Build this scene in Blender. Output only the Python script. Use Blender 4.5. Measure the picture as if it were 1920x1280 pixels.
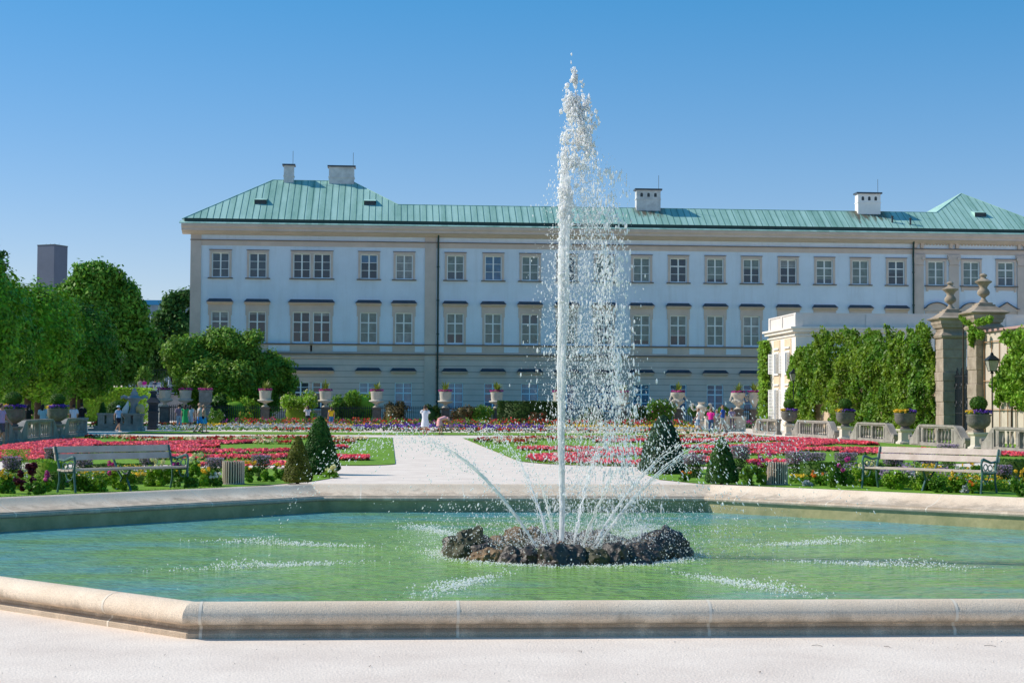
import bpy, math, random
import numpy as np
from mathutils import Vector, Matrix, noise
R=math.radians
rng=np.random.default_rng(7); random.seed(7)
S=bpy.context.scene
for o in list(bpy.data.objects): bpy.data.objects.remove(o)
COL=S.collection
# ------------------------------------------------------------------ camera
F,HY,ROLL,YAW=3032.5,761.57,0.005365,0.07567
PITCH=math.atan((HY-640)/F)
CAM=Vector((-2.245,-20.468,1.65))
cd=bpy.data.cameras.new('camera'); cam=bpy.data.objects.new('camera',cd); COL.objects.link(cam)
cd.sensor_width=36; cd.lens=F/1920*36; cd.clip_start=0.1; cd.clip_end=5000
cam.matrix_world=Matrix.Translation(CAM)@Matrix.Rotation(-YAW,4,'Z')@Matrix.Rotation(R(90)+PITCH,4,'X')@Matrix.Rotation(ROLL,4,'Z')
S.camera=cam
# ------------------------------------------------------------------ light
SUN_AZ,SUN_EL=R(15),R(37)      # azimuth measured from -X towards +Y
sd=Vector((-math.cos(SUN_EL)*math.cos(SUN_AZ),math.cos(SUN_EL)*math.sin(SUN_AZ),math.sin(SUN_EL)))
W=bpy.data.worlds.new('World'); S.world=W; W.use_nodes=True
wn=W.node_tree.nodes; wl=W.node_tree.links
bg=wn['Background']; sky=wn.new('ShaderNodeTexSky'); sky.sky_type='NISHITA'; sky.sun_disc=False
sky.sun_elevation=SUN_EL; sky.sun_rotation=math.atan2(sd.x,sd.y)
sky.altitude=300; sky.air_density=1.0; sky.dust_density=0.3; sky.ozone_density=3.2
hs=wn.new('ShaderNodeHueSaturation'); hs.inputs['Saturation'].default_value=1.49
gm_=wn.new('ShaderNodeGamma'); gm_.inputs['Gamma'].default_value=0.66
wl.new(sky.outputs[0],hs.inputs['Color']); wl.new(hs.outputs[0],gm_.inputs['Color']); tn=wn.new('ShaderNodeVectorMath'); tn.operation='MULTIPLY'; tn.inputs[1].default_value=(1.62,1.56,1.80); wl.new(gm_.outputs[0],tn.inputs[0]); wl.new(tn.outputs[0],bg.inputs['Color'])
bg.inputs['Strength'].default_value=0.12
ld=bpy.data.lights.new('sun','SUN'); ld.energy=4.6; ld.angle=R(0.53); ld.color=(1,0.93,0.82)
lo=bpy.data.objects.new('sun',ld); COL.objects.link(lo); lo.rotation_euler=sd.to_track_quat('Z','Y').to_euler(); lo.location=(0,0,60)
S.view_settings.view_transform='Standard'; S.view_settings.look='None'
S.view_settings.exposure=0.15; S.view_settings.gamma=1
S.render.engine='CYCLES'; S.cycles.max_bounces=6; S.cycles.transparent_max_bounces=24
# ------------------------------------------------------------------ pixel helpers (photograph pixel -> point of the garden)
def ray(px,py):
    a,b=px-960,py-640; c,s=math.cos(ROLL),math.sin(ROLL)
    u=a*c+b*s; v=-a*s+b*c
    x,y,z=u/F,1.0,-v/F
    y,z=y*math.cos(PITCH)-z*math.sin(PITCH),y*math.sin(PITCH)+z*math.cos(PITCH)
    return Vector((x*math.cos(YAW)+y*math.sin(YAW),-x*math.sin(YAW)+y*math.cos(YAW),z))
def atZ(px,py,Z=0.0): d=ray(px,py); return CAM+d*((Z-CAM.z)/d.z)
def atY(px,py,Y): d=ray(px,py); return CAM+d*((Y-CAM.y)/d.y)
def atX(px,py,X): d=ray(px,py); return CAM+d*((X-CAM.x)/d.x)
# ------------------------------------------------------------------ materials
MATS={}
def mat(name,col,rough=0.8,var=0.0,scale=3.0,col2=None,bump=0.0,bscale=20.0,metal=0.0,spec=0.3,island=0.0,trans=0.0,obj=False,alpha=1.0):
    if name in MATS: return MATS[name]
    m=bpy.data.materials.new(name); m.use_nodes=True; nt=m.node_tree; n=nt.nodes; l=nt.links
    b=n['Principled BSDF']; b.inputs['Roughness'].default_value=rough; b.inputs['Metallic'].default_value=metal
    b.inputs['Specular IOR Level'].default_value=spec; b.inputs['Alpha'].default_value=alpha
    b.inputs['Base Color'].default_value=(*col,1)
    src=None
    tc=n.new('ShaderNodeTexCoord'); co=tc.outputs['Object']
    if var>0 or col2:
        nz=n.new('ShaderNodeTexNoise'); nz.inputs['Scale'].default_value=scale; nz.inputs['Detail'].default_value=6; nz.inputs['Roughness'].default_value=0.65
        l.new(co,nz.inputs['Vector'])
        cr=n.new('ShaderNodeValToRGB'); cr.color_ramp.elements[0].position=0.32; cr.color_ramp.elements[1].position=0.68
        c2=col2 or tuple(min(1,c*(1+var)) for c in col); c1=col if col2 else tuple(c*(1-var) for c in col)
        cr.color_ramp.elements[0].color=(*c1,1); cr.color_ramp.elements[1].color=(*c2,1)
        l.new(nz.outputs['Fac'],cr.inputs['Fac']); src=cr.outputs['Color']
    if island>0:
        g=n.new('ShaderNodeNewGeometry'); h=n.new('ShaderNodeHueSaturation')
        mr=n.new('ShaderNodeMapRange'); mr.inputs['To Min'].default_value=1-island; mr.inputs['To Max'].default_value=1+island
        l.new(g.outputs['Random Per Island'],mr.inputs['Value']); l.new(mr.outputs[0],h.inputs['Value'])
        mh=n.new('ShaderNodeMath'); mh.operation='MULTIPLY_ADD'; mh.inputs[1].default_value=7.31; mh.inputs[2].default_value=0
        fr=n.new('ShaderNodeMath'); fr.operation='FRACT'; l.new(g.outputs['Random Per Island'],mh.inputs[0]); l.new(mh.outputs[0],fr.inputs[0])
        mr2=n.new('ShaderNodeMapRange'); mr2.inputs['To Min'].default_value=0.485; mr2.inputs['To Max'].default_value=0.515
        l.new(fr.outputs[0],mr2.inputs['Value']); l.new(mr2.outputs[0],h.inputs['Hue'])
        if src: l.new(src,h.inputs['Color'])
        else: h.inputs['Color'].default_value=(*col,1)
        src=h.outputs['Color']
    if src: l.new(src,b.inputs['Base Color'])
    if bump>0:
        nb=n.new('ShaderNodeTexNoise'); nb.inputs['Scale'].default_value=bscale; nb.inputs['Detail'].default_value=5; l.new(co,nb.inputs['Vector'])
        bp=n.new('ShaderNodeBump'); bp.inputs['Strength'].default_value=bump; bp.inputs['Distance'].default_value=0.02
        l.new(nb.outputs['Fac'],bp.inputs['Height']); l.new(bp.outputs[0],b.inputs['Normal'])
    if trans>0:
        t=n.new('ShaderNodeBsdfTranslucent'); mx=n.new('ShaderNodeMixShader'); mx.inputs[0].default_value=trans
        if src: l.new(src,t.inputs['Color'])
        else: t.inputs['Color'].default_value=(*col,1)
        l.new(b.outputs[0],mx.inputs[1]); l.new(t.outputs[0],mx.inputs[2])
        l.new(mx.outputs[0],n['Material Output'].inputs['Surface'])
    MATS[name]=m; return m
def leafm(name,col,var=0.35,island=0.4,scale=0.8,trans=0.3):
    return mat(name,col,rough=0.55,var=var,scale=scale,island=island,trans=trans,spec=0.25)
# ------------------------------------------------------------------ objects
def tag(o,label=None,cat=None,group=None,kind=None):
    if label: o['label']=label
    if cat: o['category']=cat
    if group: o['group']=group
    if kind: o['kind']=kind
    return o
def thing(name,label,cat,loc=(0,0,0),rz=0,group=None):
    o=bpy.data.objects.new(name,None); COL.objects.link(o); o.location=loc; o.rotation_euler=(0,0,rz); o.empty_display_size=0.3
    return tag(o,label,cat,group)
def npobj(name,V,faces,m,parent=None,smooth=False,mi=None):
    """V (n,3); faces: list of lists or (k,4)/(k,3) array"""
    me=bpy.data.meshes.new(name)
    V=np.asarray(V,dtype=np.float32)
    if isinstance(faces,np.ndarray):
        k=faces.shape[1]; me.vertices.add(len(V)); me.vertices.foreach_set('co',V.ravel())
        me.loops.add(faces.size); me.loops.foreach_set('vertex_index',faces.astype(np.int32).ravel())
        me.polygons.add(len(faces)); me.polygons.foreach_set('loop_start',np.arange(0,faces.size,k,dtype=np.int32))
        me.update(calc_edges=True)
    else:
        me.from_pydata([tuple(map(float,v)) for v in V],[],faces)
    ms=m if isinstance(m,(list,tuple)) else [m]
    for x in ms: me.materials.append(x)
    if mi is not None: me.polygons.foreach_set('material_index',np.asarray(mi,dtype=np.int32))
    if smooth:
        me.polygons.foreach_set('use_smooth',np.ones(len(me.polygons),dtype=bool))
        try: me.set_sharp_from_angle(angle=R(40))
        except Exception: pass
    me.validate(); me.update()
    o=bpy.data.objects.new(name,me); COL.objects.link(o)
    if parent: o.parent=parent
    return o
class MB:
    def __init__(s): s.v=[]; s.f=[]; s.m=[]
    def add(s,vs,fs,mi=0):
        b=len(s.v); s.v+= [tuple(v) for v in vs]; s.f+=[[i+b for i in f] for f in fs]; s.m+=[mi]*len(fs); return s
    def box(s,x0,x1,y0,y1,z0,z1,mi=0):
        v=[(x0,y0,z0),(x1,y0,z0),(x1,y1,z0),(x0,y1,z0),(x0,y0,z1),(x1,y0,z1),(x1,y1,z1),(x0,y1,z1)]
        return s.add(v,[[0,3,2,1],[4,5,6,7],[0,1,5,4],[1,2,6,5],[2,3,7,6],[3,0,4,7]],mi)
    def cbox(s,cx,cy,cz,sx,sy,sz,mi=0): return s.box(cx-sx/2,cx+sx/2,cy-sy/2,cy+sy/2,cz-sz/2,cz+sz/2,mi)
    def tube(s,pts,rad,n=8,mi=0,cap=True):
        pts=[Vector(p) for p in pts]; k=len(pts); rad=rad if isinstance(rad,(list,tuple)) else [rad]*k
        up=None; rings=[]
        for i,p in enumerate(pts):
            t=(pts[min(i+1,k-1)]-pts[max(i-1,0)]); t=t.normalized() if t.length>1e-9 else Vector((0,0,1))
            if up is None: a=Vector((1,0,0)) if abs(t.x)<0.9 else Vector((0,1,0)); up=(a-t*a.dot(t)).normalized()
            else:
                up=(up-t*up.dot(t)); up=up.normalized() if up.length>1e-6 else Vector((1,0,0))
            w=t.cross(up); r=rad[i]; rx,ry=(r if isinstance(r,(list,tuple)) else (r,r))
            rings.append([p+up*(math.cos(2*math.pi*j/n)*rx)+w*(math.sin(2*math.pi*j/n)*ry) for j in range(n)])
        vs=[q for r_ in rings for q in r_]; fs=[]
        for i in range(k-1):
            for j in range(n): fs.append([i*n+j,i*n+(j+1)%n,(i+1)*n+(j+1)%n,(i+1)*n+j])
        if cap: fs.append(list(range(n))[::-1]); fs.append([(k-1)*n+j for j in range(n)])
        return s.add(vs,fs,mi)
    def lathe(s,prof,n=16,c=(0,0,0),mi=0,sx=1,sy=1,wob=0,lobes=0):
        vs=[]; fs=[]; k=len(prof)
        for (r,z) in prof:
            for j in range(n):
                a=2*math.pi*j/n; q=r*(1+wob*(1 if lobes and j%2 else 0))
                vs.append((c[0]+math.cos(a)*q*sx,c[1]+math.sin(a)*q*sy,c[2]+z))
        for i in range(k-1):
            for j in range(n): fs.append([i*n+j,i*n+(j+1)%n,(i+1)*n+(j+1)%n,(i+1)*n+j])
        fs.append([j for j in range(n)][::-1]); fs.append([(k-1)*n+j for j in range(n)])
        return s.add(vs,fs,mi)
    def sqlathe(s,prof,c=(0,0,0),mi=0,ax=1,ay=1):
        """square section stack: prof (half width, z)"""
        vs=[]; fs=[]; k=len(prof)
        for (r,z) in prof:
            for a,b in ((-1,-1),(1,-1),(1,1),(-1,1)): vs.append((c[0]+a*r*ax,c[1]+b*r*ay,c[2]+z))
        for i in range(k-1):
            for j in range(4): fs.append([i*4+j,i*4+(j+1)%4,(i+1)*4+(j+1)%4,(i+1)*4+j])
        fs.append([3,2,1,0]); fs.append([(k-1)*4+j for j in range(4)])
        return s.add(vs,fs,mi)
    def prism(s,poly,axis,a,b,mi=0):
        """extrude 2D polygon: axis 'x': poly=(y,z); 'y': (x,z); 'z': (x,y)"""
        def P(u,v,w): return {'x':(w,u,v),'y':(u,w,v),'z':(u,v,w)}[axis]
        n=len(poly); vs=[P(u,v,a) for u,v in poly]+[P(u,v,b) for u,v in poly]
        fs=[list(range(n))[::-1],[n+i for i in range(n)]]+[[i,(i+1)%n,n+(i+1)%n,n+i] for i in range(n)]
        return s.add(vs,fs,mi)
    def ico(s,c,r,sub=1,mi=0,sc=(1,1,1),ns=0,nf=1.5):
        V,Fc=ICO[sub]
        vs=[]
        for v in V:
            k=1+(ns*noise.noise(Vector((v[0]*nf+c[0]*3,v[1]*nf+c[1]*3,v[2]*nf+c[2]*3))) if ns else 0)
            vs.append((c[0]+v[0]*r*sc[0]*k,c[1]+v[1]*r*sc[1]*k,c[2]+v[2]*r*sc[2]*k))
        return s.add(vs,Fc,mi)
    def build(s,name,m,parent=None,smooth=False,off=None):
        V=np.array(s.v) if s.v else np.zeros((0,3))
        if off is not None: V=V-np.array(off)
        return npobj(name,V,s.f,m,parent,smooth,s.m)
def _ico(sub):
    import bmesh
    b=bmesh.new(); bmesh.ops.create_icosphere(b,subdivisions=sub,radius=1.0)
    V=[tuple(v.co) for v in b.verts]; b.verts.index_update(); Fc=[[v.index for v in f.verts] for f in b.faces]; b.free(); return V,Fc
ICO={k:_ico(k) for k in (1,2,3,4)}
def copy_tree(o,parent=None):
    c=o.copy(); COL.objects.link(c)
    if parent: c.parent=parent
    for ch in list(o.children): copy_tree(ch,c)
    return c
# ---- leaves
def leafquads(P,N,size,spread=0.8,asp=0.6,sv=0.4):
    """P (n,3) centres, N (n,3) preferred normals"""
    n=len(P); N=N+rng.normal(0,spread,(n,3)); N/=np.linalg.norm(N,axis=1,keepdims=True)+1e-9
    A=rng.normal(0,1,(n,3)); U=np.cross(N,A); U/=np.linalg.norm(U,axis=1,keepdims=True)+1e-9; Wv=np.cross(N,U)
    s=size*(1+rng.uniform(-sv,sv,(n,1)))
    V=np.stack([P-U*s,P-Wv*s*asp,P+U*s,P+Wv*s*asp],1).reshape(-1,3)
    return V,np.arange(4*n).reshape(-1,4)
def merge(parts):
    """[(V,F)] with quads -> V,F"""
    Vs=[];Fs=[];b=0
    for V,Fc in parts: Vs.append(V); Fs.append(Fc+b); b+=len(V)
    return np.concatenate(Vs),np.concatenate(Fs)
def unit(n):
    d=rng.normal(0,1,(n,3)); return d/np.linalg.norm(d,axis=1,keepdims=True)
def corequads(c,r,sc=(1,1,1),nu=14,nv=9,amp=0.12):
    V=[];Fq=[]
    for i in range(nv+1):
        th=math.pi*i/nv
        for j in range(nu):
            ph=2*math.pi*j/nu; d=(math.sin(th)*math.cos(ph),math.sin(th)*math.sin(ph),math.cos(th))
            k=r*(1+amp*noise.noise(Vector((d[0]*2+c[0],d[1]*2+c[1],d[2]*2+c[2]))))
            V.append((c[0]+d[0]*k*sc[0],c[1]+d[1]*k*sc[1],c[2]+d[2]*k*sc[2]))
    for i in range(nv):
        for j in range(nu): Fq.append((i*nu+j,(i+1)*nu+j,(i+1)*nu+(j+1)%nu,i*nu+(j+1)%nu))
    return np.array(V),np.array(Fq)
def clump_leaves(C,Rr,n,size,sc=None,shell=0.35):
    """leaves on clump spheres. C (k,3), Rr (k,), n total"""
    k=len(C); w=Rr**2; idx=rng.choice(k,n,p=w/w.sum()); d=unit(n)
    rad=Rr[idx,None]*(1-shell*rng.random((n,1))**1.5); s=np.array(sc) if sc is not None else 1
    return leafquads(C[idx]+d*rad*s,d,size)
# ================================================================== SETTING
M_gravel=mat('gravel',(0.73,0.615,0.52),0.95,col2=(0.86,0.745,0.635),scale=1.2,bump=0.35,bscale=60)
def speckle(m,amt=0.25,sc=55):
    n=m.node_tree.nodes;l=m.node_tree.links;b=n['Principled BSDF']; lk=b.inputs['Base Color'].links[0]; src=lk.from_socket
    tc=n.new('ShaderNodeTexCoord'); nz=n.new('ShaderNodeTexNoise'); nz.inputs['Scale'].default_value=sc; nz.inputs['Detail'].default_value=3
    l.new(tc.outputs['Object'],nz.inputs['Vector'])
    mr=n.new('ShaderNodeMapRange'); mr.inputs[1].default_value=0.35; mr.inputs[2].default_value=0.65; mr.inputs[3].default_value=1-amt; mr.inputs[4].default_value=1+amt
    l.new(nz.outputs['Fac'],mr.inputs[0]); h=n.new('ShaderNodeHueSaturation'); l.new(mr.outputs[0],h.inputs['Value']); l.new(src,h.inputs['Color']); l.new(h.outputs[0],b.inputs['Base Color'])
speckle(M_gravel,0.10,50)
M_grass=mat('lawn_grass',(0.11,0.24,0.012),0.9,col2=(0.18,0.34,0.02),scale=0.7,bump=0.6,bscale=30); speckle(M_grass,0.3,9)
M_soil=mat('soil',(0.10,0.065,0.04),0.95,var=0.3,scale=4)
AP=8.78; T8=math.tan(math.pi/8)
def octpts(r): k=r*T8; return [(-k,r),(k,r),(r,k),(r,-k),(k,-r),(-k,-r),(-r,-k),(-r,k)]
def sheet(name,poly,z,m,hole=None,kind='structure'):
    b=MB(); b.add([(x,y,z) for x,y in poly],[list(range(len(poly)))]); o=b.build(name,m); o['kind']=kind; return o
# ground with an octagonal hole for the basin
rs=[AP-0.05,12,20,60,200,3000]; V=[];Fc=[]
for r in rs: V+=[(x,y,0.0) for x,y in octpts(r)]
for i in range(len(rs)-1):
    for j in range(8): Fc.append([i*8+j,(i+1)*8+j,(i+1)*8+(j+1)%8,i*8+(j+1)%8])
g=npobj('ground',V,Fc,M_gravel); g['kind']='structure'
# lawns
def arc(cx,cy,r,a0,a1,n=8): return [(cx+r*math.cos(R(a0+(a1-a0)*i/n)),cy+r*math.sin(R(a0+(a1-a0)*i/n))) for i in range(n+1)]
lawnL=[(-2.05,63.5),(-17.4,63.5),(-17.4,31),(-11,24.6),(-4.2,24.2)]+arc(-3.5,25.6,1.45,-70,0,5)
lawnR=[(1.55,62.5),(21.2,62.5),(21.2,33),(12,24.4),(4.6,24.0)]+[(3.2,24.6),(2.2,26.0),(1.65,28.0)]
sheet('lawn',lawnL[::-1],0.02,M_grass); sheet('lawn',lawnR,0.02,M_grass)
sheet('lawn',[(-17.4,23.2),(-17.6,63.4),(-45,63.4),(-45,6)],0.012,M_grass)
sheet('lawn',[(21.4,24),(50,5),(50,62),(21.4,62)],0.012,M_grass)
# border strips beside the basin
borderL=[(-3.35,17.2),(-4.2,21.6),(-8.5,22.6),(-26,12),(-20,-4),(-10.4,4.2),(-9.6,5.0),(-4.75,9.85+3.3),(-3.9,14.8)]
borderR=[(4.0,18.6),(3.9,16.0),(4.6,13.6),(9.6,5.2),(10.6,4.2),(22,-4),(28,12),(9,22.9),(4.6,21.8)]
sheet('lawn',borderL,0.012,M_grass); sheet('lawn',borderR,0.012,M_grass)
# grass strips behind the cross path
sheet('lawn',[(-17.5,71),(19.8,71),(19.8,79.5),(-17.5,79.5)],0.02,M_grass)
sheet('lawn',[(-30,109),(60,109),(60,119),(-30,119)],0.012,M_grass)
sheet('terrain',[(-400,132),(-400,500),(400,500),(400,132)],-0.02,mat('far_grass',(0.06,0.12,0.02),0.9,var=0.3,scale=0.2))
# ------------------------------------------------------------------ fountain basin
M_gran=mat('granite',(0.74,0.57,0.41),0.75,col2=(0.88,0.73,0.56),scale=1.3,bump=0.5,bscale=120,spec=0.3); speckle(M_gran,0.22,160)
def add_grime(m):
    """dirt in the lower mouldings and run-off marks: a stain with a shape of its own"""
    n=m.node_tree.nodes;l=m.node_tree.links;b=n['Principled BSDF']; src=b.inputs['Base Color'].links[0].from_socket
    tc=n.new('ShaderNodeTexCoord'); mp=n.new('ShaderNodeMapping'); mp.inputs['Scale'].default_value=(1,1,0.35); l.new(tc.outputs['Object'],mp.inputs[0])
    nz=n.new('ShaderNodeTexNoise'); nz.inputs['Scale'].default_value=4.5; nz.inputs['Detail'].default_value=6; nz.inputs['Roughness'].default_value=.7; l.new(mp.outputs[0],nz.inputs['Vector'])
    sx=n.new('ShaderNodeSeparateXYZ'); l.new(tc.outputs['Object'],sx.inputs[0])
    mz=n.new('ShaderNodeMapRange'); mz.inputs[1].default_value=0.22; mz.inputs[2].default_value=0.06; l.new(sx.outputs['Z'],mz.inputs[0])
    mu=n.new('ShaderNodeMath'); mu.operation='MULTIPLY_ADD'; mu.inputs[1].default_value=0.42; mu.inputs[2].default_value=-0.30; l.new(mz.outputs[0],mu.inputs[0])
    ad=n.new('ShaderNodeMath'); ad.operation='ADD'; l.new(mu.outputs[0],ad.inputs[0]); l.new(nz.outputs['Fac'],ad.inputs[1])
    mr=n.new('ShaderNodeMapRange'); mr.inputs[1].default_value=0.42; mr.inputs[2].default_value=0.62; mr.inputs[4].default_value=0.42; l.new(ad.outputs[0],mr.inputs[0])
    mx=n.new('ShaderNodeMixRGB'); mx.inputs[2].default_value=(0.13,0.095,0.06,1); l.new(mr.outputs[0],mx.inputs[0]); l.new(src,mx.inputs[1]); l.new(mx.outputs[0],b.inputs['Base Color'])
add_grime(M_gran)
M_mort=mat('mortar',(0.78,0.68,0.55),0.9)
M_wetwall=mat('wet_basin_wall',(0.26,0.26,0.12),0.6,col2=(0.48,0.42,0.22),scale=2.5,bump=0.3,bscale=15)
basin=thing('fountain_basin','large octagonal granite basin rim holding green water around the rock fountain','fountain basin')
prof=[(0.055,-0.06),(0.055,0.035),(0.03,0.055),(0.012,0.06),(0.012,0.085),(0.03,0.090),(0.072,0.097),(0.096,0.115),(0.107,0.142),(0.104,0.172),(0.088,0.202),(0.058,0.227),(0.02,0.243),(-0.02,0.250),(-0.06,0.247)]
prof+=[(-0.10,0.222),(-0.16,0.185),(-0.24,0.143),(-0.34,0.108),(-0.46,0.082),(-0.60,0.062)]
prof+=[(-0.601,0.048),(-0.612,0.048),(-0.635,0.04),(-0.65,0.02),(-0.645,-0.005),(-0.62,-0.022),(-0.60,-0.028)]
def sweep(prof,name,m,joints=True,par=basin):
    b=MB()
    for s in range(8):
        ang=-s*math.pi/4
        nx,ny=math.sin(-ang),math.cos(ang); ux,uy=ny,-nx
        L=AP*T8; cuts=[]
        if joints:
            for k in (-1.5,-0.5,0.5,1.5) if s!=4 else (-1.98,-1.0,0.0,1.0,2.0):
                c=k*1.82+(0.0 if s!=4 else -0.08)
                if abs(c)<L-0.02: cuts.append(c)
        if s==4: cuts=[c for c in cuts]
        segs=[]; e=None; xs=[('m',-1)]
        for c in cuts: xs+= [('c',c-0.011),('c',c+0.011)]
        xs+=[('m',1)]
        for i in range(len(xs)-1):
            mi=1 if (i%2==1) else 0
            vs=[]
            for t in (xs[i],xs[i+1]):
                for (o,z) in prof:
                    r=AP+o; u=t[1]*r*T8 if t[0]=='m' else t[1]
                    dz=0.0 if mi==0 else 0.0015
                    vs.append((nx*(r+dz)+ux*u,ny*(r+dz)+uy*u,z+dz))
            n=len(prof); b.add(vs,[[j,j+1,n+j+1,n+j] for j in range(n-1)],mi)
    return b.build(name,m,par,smooth=True)
sweep(prof,'coping',[M_gran,M_mort])
sweep([(-0.602,-0.02),(-0.602,-0.9)],'inner_wall',[M_wetwall],False)
sweep([(-0.60,-0.9),(-8.7,-0.9)],'basin_floor',[M_wetwall],False)
# water
def water_mat():
    m=bpy.data.materials.new('pool_water'); m.use_nodes=True; n=m.node_tree.nodes;l=m.node_tree.links;b=n['Principled BSDF']
    tc=n.new('ShaderNodeTexCoord')
    nz=n.new('ShaderNodeTexNoise'); nz.inputs['Scale'].default_value=0.55; nz.inputs['Detail'].default_value=5; nz.inputs['Roughness'].default_value=.6
    mp=n.new('ShaderNodeMapping'); mp.inputs['Scale'].default_value=(0.8,1.3,1); l.new(tc.outputs['Object'],mp.inputs[0]); l.new(mp.outputs[0],nz.inputs['Vector'])
    gl=n.new('ShaderNodeVectorMath'); gl.operation='LENGTH'; l.new(tc.outputs['Object'],gl.inputs[0])
    mr=n.new('ShaderNodeMapRange'); mr.inputs[1].default_value=1.5; mr.inputs[2].default_value=8.5; mr.inputs[3].default_value=0.28; mr.inputs[4].default_value=-0.22; l.new(gl.outputs['Value'],mr.inputs[0])
    ad=n.new('ShaderNodeMath'); ad.operation='ADD'; l.new(nz.outputs['Fac'],ad.inputs[0]); l.new(mr.outputs[0],ad.inputs[1])
    cr=n.new('ShaderNodeValToRGB'); e=cr.color_ramp.elements
    e[0].position=0.25; e[0].color=(0.13,0.36,0.38,1); e[1].position=0.9; e[1].color=(0.26,0.46,0.07,1)  # first stop: blue sky reflection painted into the outer water colour
    x=e.new(0.55); x.color=(0.20,0.37,0.07,1)
    l.new(ad.outputs[0],cr.inputs['Fac']); l.new(cr.outputs[0],b.inputs['Base Color'])
    b.inputs['Roughness'].default_value=0.13; b.inputs['IOR'].default_value=1.33; b.inputs['Specular IOR Level'].default_value=0.5
    last=None
    for sc,st,d,mul in ((1.3,0.7,0.17,(1,1.4,1)),(4.2,0.8,0.12,(.8,1.6,1)),(14,0.7,0.03,(1,1,1))):
        q=n.new('ShaderNodeTexNoise'); q.inputs['Scale'].default_value=sc; q.inputs['Detail'].default_value=4
        mq=n.new('ShaderNodeMapping'); mq.inputs['Scale'].default_value=mul; l.new(tc.outputs['Object'],mq.inputs[0]); l.new(mq.outputs[0],q.inputs['Vector'])
        bp=n.new('ShaderNodeBump'); bp.inputs['Strength'].default_value=st; bp.inputs['Distance'].default_value=d
        l.new(q.outputs['Fac'],bp.inputs['Height'])
        if last: l.new(last.outputs[0],bp.inputs['Normal'])
        last=bp
    l.new(last.outputs[0],b.inputs['Normal'])
    return m
WZ=-0.217
b=MB(); b.add([(x,y,WZ) for x,y in octpts(AP-0.6)],[list(range(8))[::-1]]); o=b.build('water',water_mat()); o['kind']='structure'

# ================================================================== PALACE
YF=124.0
M_white=mat('shade_blue_white_plaster',(0.66,0.74,0.84),0.85,var=0.06,scale=0.35,bump=0.1,bscale=8)  # white plaster; the blue of its sky-lit shade is put into the colour
def streaks(m,amt=.13,lo=.5,hi=.72):
    n=m.node_tree.nodes;l=m.node_tree.links;b=n['Principled BSDF']; src=b.inputs['Base Color'].links[0].from_socket
    tc=n.new('ShaderNodeTexCoord'); mp=n.new('ShaderNodeMapping'); mp.inputs['Scale'].default_value=(1.6,1.6,.16); l.new(tc.outputs['Object'],mp.inputs[0])
    nz=n.new('ShaderNodeTexNoise'); nz.inputs['Scale'].default_value=1.0; nz.inputs['Detail'].default_value=7; nz.inputs['Roughness'].default_value=.7; l.new(mp.outputs[0],nz.inputs['Vector'])
    mr=n.new('ShaderNodeMapRange'); mr.inputs[1].default_value=lo; mr.inputs[2].default_value=hi; mr.inputs[4].default_value=amt; l.new(nz.outputs['Fac'],mr.inputs[0])
    mx=n.new('ShaderNodeMixRGB'); mx.inputs[2].default_value=(.22,.20,.17,1); l.new(mr.outputs[0],mx.inputs[0]); l.new(src,mx.inputs[1]); l.new(mx.outputs[0],b.inputs['Base Color'])
streaks(M_white)
M_beige=mat('beige_plaster',(0.60,0.49,0.43),0.85,var=0.08,scale=0.8)
M_beige2=mat('grey_beige_plaster',(0.57,0.48,0.43),0.85,var=0.10,scale=0.6)
M_dkst=mat('shade_dark_stone',(0.17,0.145,0.13),0.8,var=.15,scale=2); M_dark=mat('dark_sheet_metal',(0.035,0.045,0.05),0.5,spec=0.5)  # string courses, drips, sills: underside shadow put into the dark stone colour
M_gutter=mat('dark_green_gutter',(0.02,0.05,0.045),0.5)
M_hood=mat('slate_hood',(0.035,0.055,0.08),0.45,var=0.2,scale=3,spec=0.5)
M_frame=mat('white_window_paint',(0.80,0.82,0.82),0.5)
M_framebl=mat('pale_blue_window_paint',(0.62,0.80,0.92),0.5)
def glass(name,col,rough=0.08): return mat(name,col,rough,spec=0.8,var=0.35,scale=1.7)
M_gd=glass('dark_pane',(0.022,0.035,0.055)); M_gb=glass('blind_pane',(0.13,0.18,0.17),0.2); M_gm=glass('mid_pane',(0.05,0.075,0.10)); M_gc=glass('curtain_pane',(0.22,0.24,0.24),0.25)
M_gblue=glass('blue_pane',(0.05,0.14,0.25))
def rustic():
    m=mat('rusticated_render',(0.62,0.53,0.49),0.85,var=0.08,scale=0.7); n=m.node_tree.nodes;l=m.node_tree.links;b=n['Principled BSDF']
    src=b.inputs['Base Color'].links[0].from_socket
    tc=n.new('ShaderNodeTexCoord'); sx=n.new('ShaderNodeSeparateXYZ'); l.new(tc.outputs['Object'],sx.inputs[0])
    a=n.new('ShaderNodeMath'); a.operation='MULTIPLY'; a.inputs[1].default_value=1/0.52; l.new(sx.outputs['Z'],a.inputs[0])
    f=n.new('ShaderNodeMath'); f.operation='FRACT'; l.new(a.outputs[0],f.inputs[0])
    g=n.new('ShaderNodeMath'); g.operation='LESS_THAN'; g.inputs[1].default_value=0.07; l.new(f.outputs[0],g.inputs[0])
    mx=n.new('ShaderNodeMixRGB'); mx.inputs[2].default_value=(0.20,0.18,0.16,1); l.new(g.outputs[0],mx.inputs[0]); l.new(src,mx.inputs[1]); l.new(mx.outputs[0],b.inputs['Base Color'])
    return m
M_rust=rustic()
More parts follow.
